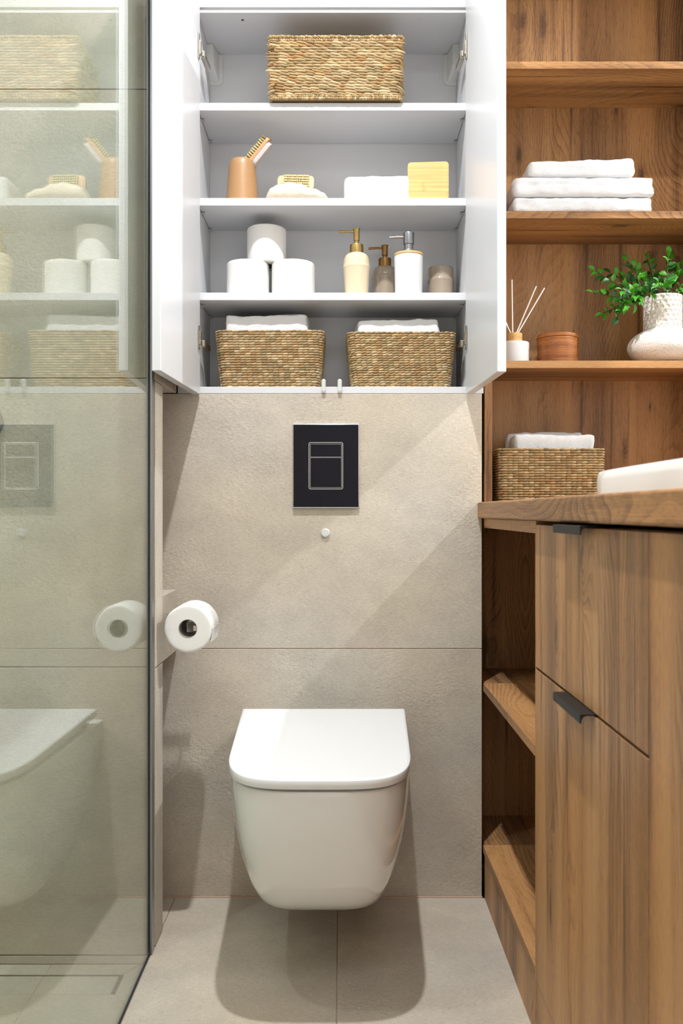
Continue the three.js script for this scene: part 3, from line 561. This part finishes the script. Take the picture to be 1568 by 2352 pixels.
{ // sisal mitt: a soft mound
  const z0 = -0.06, keys = [[608, 0.016], [618, 0.025], [640, 0.034], [664, 0.041], [690, 0.036], [720, 0.024], [745, 0.012], [761, 0.004]], rings = [], n = 40;
  const yAt = px => { for (let i = 0; i < keys.length - 1; i++) if (px <= keys[i + 1][0]) { const t = (px - keys[i][0]) / (keys[i + 1][0] - keys[i][0]); return lerp(keys[i][1], keys[i + 1][1], t * t * (3 - 2 * t)); } return keys[keys.length - 1][1]; };
  for (let k = 0; k <= 60; k++) {
    const f = k / 60, px = 607 + 154 * f, e = Math.min(1, Math.sqrt(Math.sin(Math.PI * clamp(f, 0.002, 0.998)) * 3)), h = (yAt(px) + 0.012) * e, dpt = 0.045 * e, ring = [];
    for (let i = 0; i < n; i++) { const a = i / n * 2 * Math.PI, ca = Math.cos(a), sa = Math.sin(a); const b = 0.0012 * foldN(f * 5, ca * 1.2, sa * 1.2); ring.push([PX(px, z0), Math.max(0, h * 0.5 + Math.sign(sa) * Math.pow(Math.abs(sa), 0.8) * (h * 0.5 + b * 2)), z0 + ca * (dpt + b)]); }
    rings.push(ring);
  }
  const o = single('bath_mitt', metres(loft(rings)), M.sisal, 'cream sisal bath mitt lying on the shelf beside the tan cup', 'mitt'); o.position.y = SH[1];
}
{ // nail brush lying behind on the mitt, bristles to the front
  const t = thing('nail_brush', 'pale wooden nail brush with bristles lying on the sisal mitt', 'brush', null, [PX(678.5, -0.085), PY(419, -0.085), -0.092]); t.rotation.set(-0.2, 0, -0.02);
  const s = new THREE.Shape(), w = 0.044, h = 0.02, r = 0.011; s.moveTo(-w + r, -h); s.lineTo(w - 0.015, -h); s.quadraticCurveTo(w, -h, w, -h + 0.015); s.lineTo(w, h - 0.012); s.quadraticCurveTo(w, h, w - 0.008, h); s.lineTo(-w + r, h); s.quadraticCurveTo(-w, h, -w, h - r); s.lineTo(-w, -h + r); s.quadraticCurveTo(-w, -h, -w + r, -h);
  const hole = new THREE.Path(); hole.absarc(-w + 0.007, -h + 0.009, 0.0028, 0, Math.PI * 2); s.holes.push(hole);
  part('handle', crease(new THREE.ExtrudeGeometry(s, { depth: 0.008, bevelEnabled: true, bevelThickness: 0.0015, bevelSize: 0.0012, bevelSegments: 2 }).translate(0, 0, -0.008)), M.paleWood, t);
  for (let i = 0; i < 12; i++) for (let j = 0; j < 5; j++) part('bristle_tuft', rod([-0.026 + i * 0.0052, -0.012 + j * 0.0065, 0.001], [-0.026 + i * 0.0052 + rr(-0.0006, 0.0006), -0.012 + j * 0.0066, 0.012], 0.0021, 6, 0.0027), M.bristle, t);
  part('hanging_cord', tube([[-w + 0.007, -h + 0.009, 0.002], [-w + 0.001, -h + 0.001, 0.006], [-w - 0.002, -h - 0.008, 0.004]], 0.0008, 12, 6), M.reed, t, 'thin white cord');
}
{
  const t = towel('folded white cloth on the shelf beside the bamboo board', [PX(866, -0.04), SH[1], -0.07], [[0.158, 0.062, 0.1, 0, 0, 0, { seed: 15, amp: 0.001, tilt: 0.003 }]]);
}
{ // bamboo board of glued strips
  const t = thing('bamboo_board', 'small bamboo board with rounded corners standing on the shelf', 'board', null, [PX(982.5, -0.03), SH[1], -0.035]);
  const W = 0.0485, ys = [0, 0.024, 0.044, 0.069, 0.0935], R = 0.008;
  for (let i = 0; i < 4; i++) {
    const s = new THREE.Shape(), a = ys[i] + 0.0002, b = ys[i + 1] - 0.0002;
    if (i < 3) { s.moveTo(-W, a); s.lineTo(W, a); s.lineTo(W, b); s.lineTo(-W, b); } else { s.moveTo(-W, a); s.lineTo(W, a); s.lineTo(W, b - R + 0.0015); s.absarc(W - R, b - R + 0.0015, R, 0, Math.PI / 2); s.lineTo(-W + R, b - 0.001); s.absarc(-W + R, b - R - 0.001, R, Math.PI / 2, Math.PI); }
    const g = new THREE.ExtrudeGeometry(s, { depth: 0.012, bevelEnabled: true, bevelThickness: 0.0004, bevelSize: 0.0003, bevelSegments: 1 });
    part('bamboo_strip', metres(g, 'x', i * 0.043, i * 0.061 + 0.02), M.bamboo, t);
  }
}

// ---------------------------------------------------------------- wooden shelf unit on the right
const UX0 = 0.355, UX1 = 0.885, UZ = -0.2, CT = 0.931, CTB = 0.8935;
const WSH = [1.9695, 1.617, 1.2646];
{
  const t = thing('shelf_unit', 'tall open wood-grain shelf unit beside the white cabinet', 'shelves');
  part('side_panel', box(0.337, UX0, CT + 0.0005, 2.33, UZ, 0, 0.0008), M.woodPanel, t);
  part('side_panel', box(UX1, UX1 + 0.018, CT + 0.0005, 2.33, UZ, 0, 0.0008), M.woodPanel, t);
  part('back_panel', box(UX0 + 0.0003, UX1 - 0.0003, CT + 0.0005, 2.33, UZ - 0.01, UZ, 0, 'y', -0.3, -0.8), M.woodPanel, t);
  part('top_panel', box(UX0 + 0.0003, UX1 - 0.0003, 2.311, 2.329, UZ + 0.0005, 0, 0.0008, 'x'), M.woodPanel, t);
  for (const y of WSH) {
    part('shelf', box(UX0 + 0.0006, UX1 - 0.0006, y - 0.0175, y, UZ + 0.0005, 0, 0.0008, 'x', 0.22 + rr(0, 0.5), rr(-0.3, 0.6)), M.woodPanel, t);
    for (const z of [-0.045, -0.17]) for (const s of [0, 1]) part('shelf_pin', new THREE.CylinderGeometry(0.0032, 0.0032, 0.009, 12).rotateZ(Math.PI / 2).translate(s ? UX1 - 0.0045 : UX0 + 0.0045, y - 0.0212, z), M.plastic, t, 'clear shelf pin');
  }
}
{ // towel stack
  const y0 = WSH[1] + 0.0005;
  towel('thick white towel at the bottom of the stack on the wooden shelf', [PX(1340, -0.01), y0, -0.095], [[0.332, 0.039, 0.165, 0, 0, 0, { seed: 21, amp: 0.0026, flat: true }]]);
  towel('thick white towel in the middle of the stack on the wooden shelf', [PX(1342, -0.01), y0 + 0.0392, -0.095], [[0.335, 0.047, 0.168, 0, 0, 0, { seed: 25, amp: 0.003, creases: [0.05], flat: true }]]);
  towel('smaller white towel on top of the stack on the wooden shelf', [PX(1336, -0.015), y0 + 0.0868, -0.09], [[0.254, 0.042, 0.15, 0, 0, 0, { seed: 29, amp: 0.0022, tilt: 0.008 }]]);
}
{ // reed diffuser
  const t = thing('reed_diffuser', 'white reed diffuser with a bamboo collar on the wooden shelf', 'diffuser', null, [PX(1181, -0.09), WSH[2] + 0.0005, -0.09]);
  part('bottle', crease(lathe(rounded([[0, 0], [0.0355, 0, 0.002], [0.0355, 0.0585, 0.003], [0, 0.059]], 0.002), 56), 0.5), M.whitePlastic, t);
  part('collar', metres(crease(lathe(rounded([[0, 0.0585], [0.0192, 0.0585], [0.0192, 0.0815, 0.002], [0, 0.082]], 0.001), 40), 0.5)), M.bamboo, t, 'bamboo collar');
  for (const [px, py, z, bx] of [[1175, 643, -0.09, 1177], [1231, 658, -0.085, 1184], [1250, 662, -0.095, 1187], [1154, 728, -0.085, 1174], [1149, 712, -0.095, 1173]])
    part('reed', rod([PX(bx, -0.09) - t.position.x, 0.079, 0], [PX(px, z) - t.position.x, PY(py, z) - WSH[2], z + 0.09], 0.0017, 8), M.reed, t, 'thin white reed');
}
{ // wooden box
  const t = thing('wooden_box', 'round turned wooden box with a lid on the wooden shelf', 'box', null, [PX(1280, -0.09), WSH[2] + 0.0005, -0.09]);
  part('body', metres(crease(lathe(rounded([[0, 0], [0.0485, 0, 0.003], [0.049, 0.067], [0, 0.067]], 0.001), 56), 0.5), 'x'), M.acacia, t);
  part('lid', metres(crease(lathe(rounded([[0, 0.0675], [0.0503, 0.0675, 0.001], [0.0503, 0.0765, 0.003], [0, 0.0775]], 0.001), 56), 0.5), 'x'), M.acacia, t);
}
const VX = PX(1522, -0.075), VZ = -0.075, VY = WSH[2] + 0.0005;
{ // speckled vase
  const t = thing('vase', 'speckled white ceramic vase with a dimpled neck on the wooden shelf', 'vase', null, [VX, VY, VZ]);
  const bodyP = []; for (let i = 0; i <= 26; i++) { const a = -Math.PI / 2 + 0.35 + (Math.PI - 0.35 - 0.62) * i / 26; bodyP.push([0.0835 * Math.cos(a), 0.0445 + 0.0475 * Math.sin(a)]); }
  bodyP.unshift([0, bodyP[0][1]]); bodyP.push([0.0465, 0.0865]);
  const y0 = bodyP[0][1]; bodyP.forEach(p => p[1] -= y0);
  part('body', metres(crease(lathe(bodyP, 72), 0.5)), M.vase, t);
  const H0 = bodyP[bodyP.length - 1][1] - 0.001, H1 = PY(683, VZ) - VY, R = 0.0463, rows = 130, seg = 200, rings = [];
  for (let j = 0; j <= rows; j++) {
    const y = lerp(H0, H1, j / rows), ring = [], edge = smooth(0, 0.05, (H1 - y) / (H1 - H0));
    for (let i = 0; i < seg; i++) {
      const a = i / seg * 2 * Math.PI, row = (y - H0) / 0.0115, k = Math.floor(row), fy = row - k, cu = a / (2 * Math.PI) * 22 + (k % 2) * 0.5, fu = cu - Math.floor(cu) - 0.5;
      const arch = Math.sqrt(Math.max(0, 1 - (fu / 0.44) ** 2)) * 0.86, dent = fy < arch ? smooth(0, 0.3, arch - fy) * (1 - 0.8 * smooth(0.1, 1, (arch - fy))) : 0;
      const r = (R - 0.0022 * dent * edge) * (1 - 0.03 * (1 - edge));
      ring.push([r * Math.sin(a), y, r * Math.cos(a)]);
    }
    rings.push(ring);
  }
  for (const [dr, dy] of [[0.003, 0.0006], [0.006, -0.001], [0.007, -0.05]]) { const ring = []; for (let i = 0; i < seg; i++) { const a = i / seg * 2 * Math.PI; ring.push([(R - dr) * Math.sin(a), H1 + dy, (R - dr) * Math.cos(a)]); } rings.push(ring); }
  part('neck', metres(loft(rings, true, true)), M.vase, t);
}
{ // leafy sprigs in the vase
  const t = thing('leafy_sprigs', 'glossy green leafy sprigs standing in the speckled vase', 'plant', null, [VX, VY + 0.1, VZ]);
  const lg = new THREE.BufferGeometry(), lp = [0, 0, 0], outlineL = [[0.22, 0.34], [0.45, 0.5], [0.7, 0.36], [0.86, 0.17]];
  for (const [v, w] of outlineL) { const c = 0.12 * Math.sin(v * 3.1); lp.push(-w * 0.56, v, c + w * 0.16, 0, v, c - 0.03, w * 0.56, v, c + w * 0.16); } lp.push(0, 1.0, -0.08);
  const li = [0, 2, 1, 0, 3, 2]; for (let k = 0; k < 3; k++) { const a = 1 + 3 * k, b = a + 3; li.push(a, a + 1, b, b, a + 1, b + 1, a + 1, a + 2, b + 1, b + 1, a + 2, b + 2); } li.push(10, 11, 13, 11, 12, 13);
  lg.setAttribute('position', new THREE.Float32BufferAttribute(lp, 3)); lg.setIndex(li); lg.computeVertexNormals();
  const base = new THREE.Vector3(0, 0.03, 0), at = (px, py, z) => new THREE.Vector3(PX(px, z) - VX, PY(py, z) - VY - 0.1, z - VZ);
  const sprigs = [ // way point, tip, leaf pairs
    [[1455, 672, -0.07], [1366, 622, -0.09], 9], [[1440, 684, -0.04], [1362, 672, -0.06], 8], [[1450, 690, -0.06], [1384, 720, -0.08], 8], [[1440, 690, -0.03], [1418, 728, -0.03], 5],
    [[1475, 665, -0.06], [1458, 612, -0.08], 6], [[1505, 655, -0.09], [1486, 596, -0.13], 7], [[1530, 650, -0.04], [1534, 585, -0.05], 7], [[1545, 660, -0.08], [1568, 600, -0.1], 7],
    [[1470, 660, -0.09], [1402, 628, -0.12], 8], [[1480, 650, -0.1], [1440, 600, -0.13], 6], [[1550, 640, -0.09], [1545, 596, -0.12], 6], [[1468, 690, -0.02], [1446, 704, -0.01], 4],
    [[1490, 672, -0.01], [1494, 656, 0.0], 4], [[1525, 668, -0.01], [1513, 654, 0.0], 4], [[1545, 672, -0.01], [1560, 662, 0.005], 5], [[1470, 680, -0.02], [1430, 668, -0.01], 6], [[1560, 670, -0.06], [1600, 650, -0.06], 6],
  ];
  for (const [w, tip, pairs] of sprigs) {
    const A = base.clone().add(new THREE.Vector3(rr(-0.015, 0.015), 0, rr(-0.015, 0.015))), mid = at(...w), B = at(...tip), mouth = new THREE.Vector3(clamp(mid.x * 0.45, -0.03, 0.03), PY(668, VZ) - VY - 0.1, clamp(mid.z * 0.5, -0.02, 0.03));
    const curve = new THREE.CatmullRomCurve3([A, mouth, mid, B]);
    const stem = part('stem', new THREE.TubeGeometry(curve, 24, 0.0012, 6), M.stem, t);
    const n = pairs * 2;
    for (let i = 0; i <= n; i++) {
      const f = lerp(0.55, 1, i / n), p = curve.getPoint(f); if (Math.hypot(p.x, p.z) < 0.07 && p.y < PY(662, VZ) - VY - 0.1) continue; const tg = curve.getTangent(f), L = lerp(0.029, 0.023, i / n) * rr(0.85, 1.15);
      const side = new THREE.Vector3(rr(-1, 1), rr(-0.4, 1), rr(-0.5, 1)).cross(tg).normalize(), dir = i === n ? tg.clone() : tg.clone().multiplyScalar(0.55).addScaledVector(side, i % 2 ? 1 : -1).normalize();
      const q = rnd(), m = q < 0.12 ? M.leafPale : q < 0.6 ? M.leaf : M.leafDark;
      const lf = part('leaf', lg, m, stem); lf.position.copy(p); lf.scale.setScalar(L);
      const face = new THREE.Vector3(rr(-0.5, 0.5), rr(0.2, 1), rr(0.3, 1)), z = face.addScaledVector(dir, -face.dot(dir)).normalize(), x = new THREE.Vector3().crossVectors(dir, z);
      lf.quaternion.setFromRotationMatrix(new THREE.Matrix4().makeBasis(x, dir, z));
    }
  }
}

// ---------------------------------------------------------------- worktop, vanity, open end shelves, basin
{
  const g = mergeGeometries([box(0.32, 0.93, CTB, CT, -0.0005, 2.2, 0.004, 'z', 0.21, 0.4), box(0.3365, 0.93, CTB, CT, UZ - 0.008, -0.0008, 0.001, 'z')].map(q => q.index ? q.toNonIndexed() : q));
  single('countertop', g, M.woodFront, 'thick wood-grain worktop carrying the basin and a basket', 'worktop');
}
const FX = 0.333, VZ0 = 0.557, VZ1 = 1.106;
{
  const t = thing('end_shelf_unit', 'dark open wooden end shelves under the worktop beside the toilet', 'shelves');
  part('back_panel', box(0.3365, 0.92, 0.0, CTB - 0.0006, UZ - 0.008, UZ + 0.004, 0.0008), M.woodPanel, t);
  part('inner_panel', box(0.9, 0.918, 0.0, CTB - 0.0006, UZ + 0.0045, VZ0 - 0.02, 0.0008), M.woodPanel, t);
  part('top_rail', box(FX + 0.002, FX + 0.02, 0.871, CTB - 0.0006, 0.003, VZ0 - 0.0065, 0.0008, 'z'), M.woodFront, t);
  for (const [y, th] of [[0.505, 0.018], [0.125, 0.018]]) part('shelf', box(FX, 0.8995, y - th, y, 0.002, VZ0 - 0.0065, 0.0008, 'z'), M.woodFront, t);
  for (const [y, th] of [[0.505, 0.018], [0.125, 0.018]]) part('shelf', box(FX + 0.0035, 0.8995, y - th, y, UZ + 0.0045, 0.0015, 0.0004, 'z'), M.woodFront, t);
  part('plinth', box(FX + 0.003, FX + 0.02, 0.0, 0.1065, 0.004, VZ0 - 0.0065, 0.0006, 'y'), M.woodFront, t);
}
{
  const t = thing('vanity_cabinet', 'wood-grain vanity cabinet with black edge pulls under the worktop', 'cabinet');
  part('side_panel', box(FX + 0.0005, 0.918, 0.001, CTB - 0.0006, VZ0 - 0.006, VZ0 - 0.0012, 0.0006), M.woodFront, t);
  part('carcass', box(FX + 0.02, 0.918, 0.1, CTB - 0.0065, VZ0 - 0.001, 2.2, 0, 'y', 0.3, 0.3), M.woodFront, t);
  const front = (y0, y1, z0, z1, name, u, v) => part(name, box(FX, FX + 0.019, y0, y1, z0, z1, 0.001, 'y', u, v), M.woodFront, t);
  const dr = front(0.643, 0.8865, VZ0, VZ1 - 0.001, 'drawer_front', -0.5, 0.3);
  const lo = front(0.1055, 0.639, VZ0, VZ1 - 0.001, 'drawer_front', -0.5, 0.3);
  front(0.1055, 0.8865, VZ1 + 0.0008, 2.2, 'door', -0.5, 0.3);
  part('plinth', box(FX + 0.001, FX + 0.02, 0.0, 0.1035, VZ0, 2.2, 0.0006, 'y', -0.5, 0.3), M.woodFront, t);
  for (const [y, parent] of [[0.8882, dr], [0.6408, lo]]) {
    const s = new THREE.Shape(); s.moveTo(0.006, 0.0016); s.lineTo(-0.019, 0.0016); s.quadraticCurveTo(-0.0205, 0.0016, -0.0205, 0); s.lineTo(-0.0205, -0.0105); s.lineTo(-0.0188, -0.0105); s.lineTo(-0.0185, -0.007); s.quadraticCurveTo(-0.0178, -0.0006, -0.011, -0.0002); s.lineTo(0.006, -0.0002); s.lineTo(0.006, 0.0016);
    const g = new THREE.ExtrudeGeometry(s, { depth: 0.146, bevelEnabled: false, curveSegments: 6 }); g.translate(FX, y, 0.763);
    part('pull_handle', g, M.blackMetal, parent, 'black metal edge pull');
  }
}
structure('added_wall_vanity', box(0.932, 1.02, 0, 1.05, 0.001, 2.2, 0.002), M.plaster, 'low white added wall behind the vanity', 'wall');  // added wall, kept low so the added lamp shines over it
{ // basin
  const n = 96, ringAt = (hx, hz, y, e) => { const r = []; for (let i = 0; i < n; i++) { const a = i / n * 2 * Math.PI, c = Math.cos(a), s = Math.sin(a); r.push([0.6 + hx * Math.sign(c) * Math.pow(Math.abs(c), 2 / e), y, 0.9 - hz * Math.sign(s) * Math.pow(Math.abs(s), 2 / e)]); } return r; };
  const B = CT + 0.0005, rings = [ringAt(0.2, 0.303, B, 4.6), ringAt(0.2075, 0.3105, B + 0.004, 4.6), ringAt(0.208, 0.311, B + 0.025, 4.6), ringAt(0.2065, 0.3095, B + 0.0365, 4.6), ringAt(0.2035, 0.3065, B + 0.0395, 4.6), ringAt(0.197, 0.3, B + 0.0395, 4.6), ringAt(0.194, 0.297, B + 0.037, 4.6), ringAt(0.175, 0.278, B + 0.012, 3), ringAt(0.12, 0.19, B + 0.004, 2.3), ringAt(0.02, 0.02, B + 0.003, 2)];
  single('wash_basin', crease(loft(rings), 0.9), phys({ color: 0xf5f5f5, roughness: 0.12 }), 'low white oval ceramic basin on the worktop', 'basin');
}
{ // basket on the worktop and its towel
  basket('coarse woven seagrass basket on the worktop under the wooden shelves', [PX(1268.5, 0), CT, -0.092], { w: 0.254, d: 0.172, h: 0.128, taper: 0.985, r: 0.01, rowH: 0.0062, len: 0.0125, slant: 0.05, jit: 0.24, thick: 0.75, yaw: 0.3, long: 0.74, fat: 0.53 });
  const y0 = CT + 0.009, top = PY(1003, -0.09);
  towel('folded white terry towel standing in the basket on the worktop', [PX(1263, -0.085), y0, -0.085], [[0.197, top - y0, 0.08, 0, 0, 0.012, { seed: 44, creases: [0.3] }], [0.195, top - y0 + 0.013, 0.03, -0.004, 0, -0.05, { seed: 46, tilt: 0.005 }]]);
}

// ---------------------------------------------------------------- toilet, flush plate, wall bumper
const TX = -0.0408;
{
  const t = thing('toilet', 'white wall-hung toilet with its lid closed', 'toilet', null, [TX, 0, 0]);
  const n = 120;
  const dee = (a, f, y, e, z0 = 0.001, mid = 0.28) => {          // straight sides from the wall, rounded front
    const r = [], k = Math.min(mid, f * 0.52), m = n / 2;
    for (let i = 0; i <= m; i++) { const th = i / m * Math.PI, c = Math.cos(th), s = Math.sin(th); r.push([a * Math.sign(c) * Math.pow(Math.abs(c), 2 / e), y, k + (f - k) * Math.pow(s, 2 / e)]); }
    for (let i = 1; i < 20; i++) r.push([-a, y, lerp(k, z0, i / 20)]); for (let i = 0; i <= 19; i++) r.push([lerp(-a, a, i / 19), y, z0]); for (let i = 1; i < 20; i++) r.push([a, y, lerp(z0, k, i / 20)]);
    return r.map(([x, yy, z]) => [x * (1.033 - 0.215 * Math.min(z, 0.36)), yy, z]).reverse();   // a little wider at the wall
  };
  const prof = [[0.088, 0.07, 0.18], [0.091, 0.092, 0.215], [0.1, 0.105, 0.26], [0.118, 0.115, 0.318], [0.14, 0.1225, 0.372], [0.165, 0.131, 0.422], [0.19, 0.139, 0.457], [0.22, 0.148, 0.484], [0.26, 0.159, 0.507], [0.3, 0.168, 0.5215], [0.34, 0.1745, 0.5295], [0.38, 0.1785, 0.533], [0.408, 0.18, 0.5342], [0.4175, 0.1798, 0.5338], [0.4195, 0.178, 0.532]];
  part('bowl', crease(loft(prof.map(([y, a, f]) => dee(a, f, y, lerp(4.4, 3.6, clamp((y - 0.09) / 0.25))))), 0.7), M.ceramic, t);
  const rise = (g, from) => { const p = g.attributes.position; for (let i = 0; i < p.count; i++) if (p.getY(i) > from) p.setY(i, p.getY(i) + Math.max(0, 0.54 - p.getZ(i)) * 0.028); g.computeVertexNormals(); return g; };   // the lid rises towards its hinges
  part('seat', crease(rise(loft([dee(0.1665, 0.516, 0.4197, 3.6, 0.065), dee(0.1665, 0.516, 0.4245, 3.6, 0.065)]), 0.422), 0.7), M.lid, t);
  part('lid', crease(rise(loft([dee(0.179, 0.5365, 0.4245, 4.0, 0.052), dee(0.1815, 0.5395, 0.4265, 4.0, 0.051), dee(0.182, 0.5405, 0.432, 4.0, 0.05), dee(0.182, 0.5405, 0.4385, 4.0, 0.05), dee(0.1813, 0.5395, 0.441, 4.0, 0.0505), dee(0.179, 0.5365, 0.4424, 4.0, 0.052), dee(0.176, 0.532, 0.4428, 4.0, 0.054), dee(0.1752, 0.531, 0.4428, 4.0, 0.0548)]), 0.4), 0.6), M.lid, t);
}
{
  const X = PX(748.5, 0), Y = PY(1070.5, 0), t = thing('flush_plate', 'glossy black flush plate with two buttons and a chrome edge', 'flush plate', null, [X, Y, 0]);
  const w = 0.078, h = 0.0985;
  part('chrome_edge', new RoundedBoxGeometry(2 * w, 2 * h, 0.0075, 2, 0.0015).translate(0, 0, 0.0042), M.chrome, t);
  part('face', new RoundedBoxGeometry(2 * w - 0.0032, 2 * h - 0.0032, 0.002, 2, 0.0008).translate(0, 0, 0.0078), M.blackChrome, t);
  const frame = (x0, x1, y0, y1, r, b) => { const rr2 = (s, a, c, d, e, q) => { s.moveTo(a + q, d); s.lineTo(c - q, d); s.quadraticCurveTo(c, d, c, d + q); s.lineTo(c, e - q); s.quadraticCurveTo(c, e, c - q, e); s.lineTo(a + q, e); s.quadraticCurveTo(a, e, a, e - q); s.lineTo(a, d + q); s.quadraticCurveTo(a, d, a + q, d); return s; }; const s = rr2(new THREE.Shape(), x0, x1, y0, y1, r); s.holes.push(rr2(new THREE.Path(), x0 + b, x1 - b, y0 + b, y1 - b, Math.max(0.0003, r - b))); return new THREE.ExtrudeGeometry(s, { depth: 0.0012, bevelEnabled: false }); };
  const fx0 = PX(709, 0) - X, fx1 = PX(787.5, 0) - X, fy0 = PY(1124, 0) - Y, fy1 = PY(1016.5, 0) - Y, ym = PY(1051, 0) - Y;
  part('button_frame', frame(fx0, fx1, fy0, fy1, 0.005, 0.0013).translate(0, 0, 0.0087), M.chrome, t, 'thin chrome frame');
  const i = 0.0042;
  for (const [a, b] of [[ym + 0.0006, fy1 - i], [fy0 + i, ym - 0.0006]]) {
    const btn = part('button', new RoundedBoxGeometry(fx1 - fx0 - 2 * i, b - a, 0.003, 2, 0.0008).translate((fx0 + fx1) / 2, (a + b) / 2, 0.0086), M.blackChrome, t);
    part('button_edge', frame(fx0 + i - 0.0008, fx1 - i + 0.0008, a - 0.0002, b + 0.0002, 0.001, 0.0007).translate(0, 0, 0.0088), M.chrome, btn, 'thin chrome edge');
  }
}
{
  const o = single('wall_bumper', crease(lathe(rounded([[0, 0], [0.0105, 0, 0.001], [0.0098, 0.006, 0.002], [0.006, 0.0065], [0, 0.0062]], 0.001), 32), 0.5).rotateX(Math.PI / 2), M.clearPlastic, 'small round translucent bumper on the tiles below the flush plate', 'bumper');
  o.position.set(PX(747, 0), PY(1223.5, 0), 0.0002);
}

// ---------------------------------------------------------------- toilet paper on its holder
{
  const X = -0.3215, Y = 0.6635, z1 = 0.228, z0 = 0.125;
  const h = thing('paper_holder', 'chrome toilet paper holder on the tiled beam inside the roll', 'holder');
  part('wall_plate', box(XP + 0.0003, XP + 0.005, Y - 0.018, Y + 0.018, 0.072, 0.112, 0.001), M.chrome, h);
  part('arm', merge([box(XP + 0.005, X + 0.006, Y - 0.011, Y + 0.011, 0.094, 0.098, 0.001), box(-0.0012, 0.0012, -0.0105, 0.0105, 0, 0.122, 0.0005).rotateY(0.05).translate(X - 0.009, Y + 0.002, 0.096), box(-0.0012, 0.0012, -0.0105, 0.0105, -0.014, 0, 0.0005).rotateY(-0.9).translate(X - 0.003, Y + 0.002, 0.219)]), M.chrome, h);
  const t = thing('toilet_paper_roll', 'opened toilet paper roll hanging on the chrome holder', 'toilet paper', null, [X, Y, z0]);
  const L = z1 - z0, g = roll(0.0505, L, 11, 0.0195).rotateX(Math.PI / 2);
  part('paper', g, M.paper, t);
  part('cardboard_core', coreGeo(L, 0.0195).rotateX(Math.PI / 2), M.core, t, 'grey cardboard core');
  const sheet = new THREE.CylinderGeometry(0.0522, 0.0522, L - 0.002, 20, 1, true, 0.15, 1.2).rotateX(Math.PI / 2).translate(0, 0, L / 2);
  part('loose_sheet', new THREE.BoxGeometry(0.0006, 0.03, L - 0.004).rotateZ(-0.12).translate(0.0495, -0.014, L / 2), M.paper, t, 'loose white end of the paper');
}
scene.traverse(o => { if (o.isMesh) { o.castShadow = true; o.receiveShadow = true; } });
renderer.render(scene, camera);
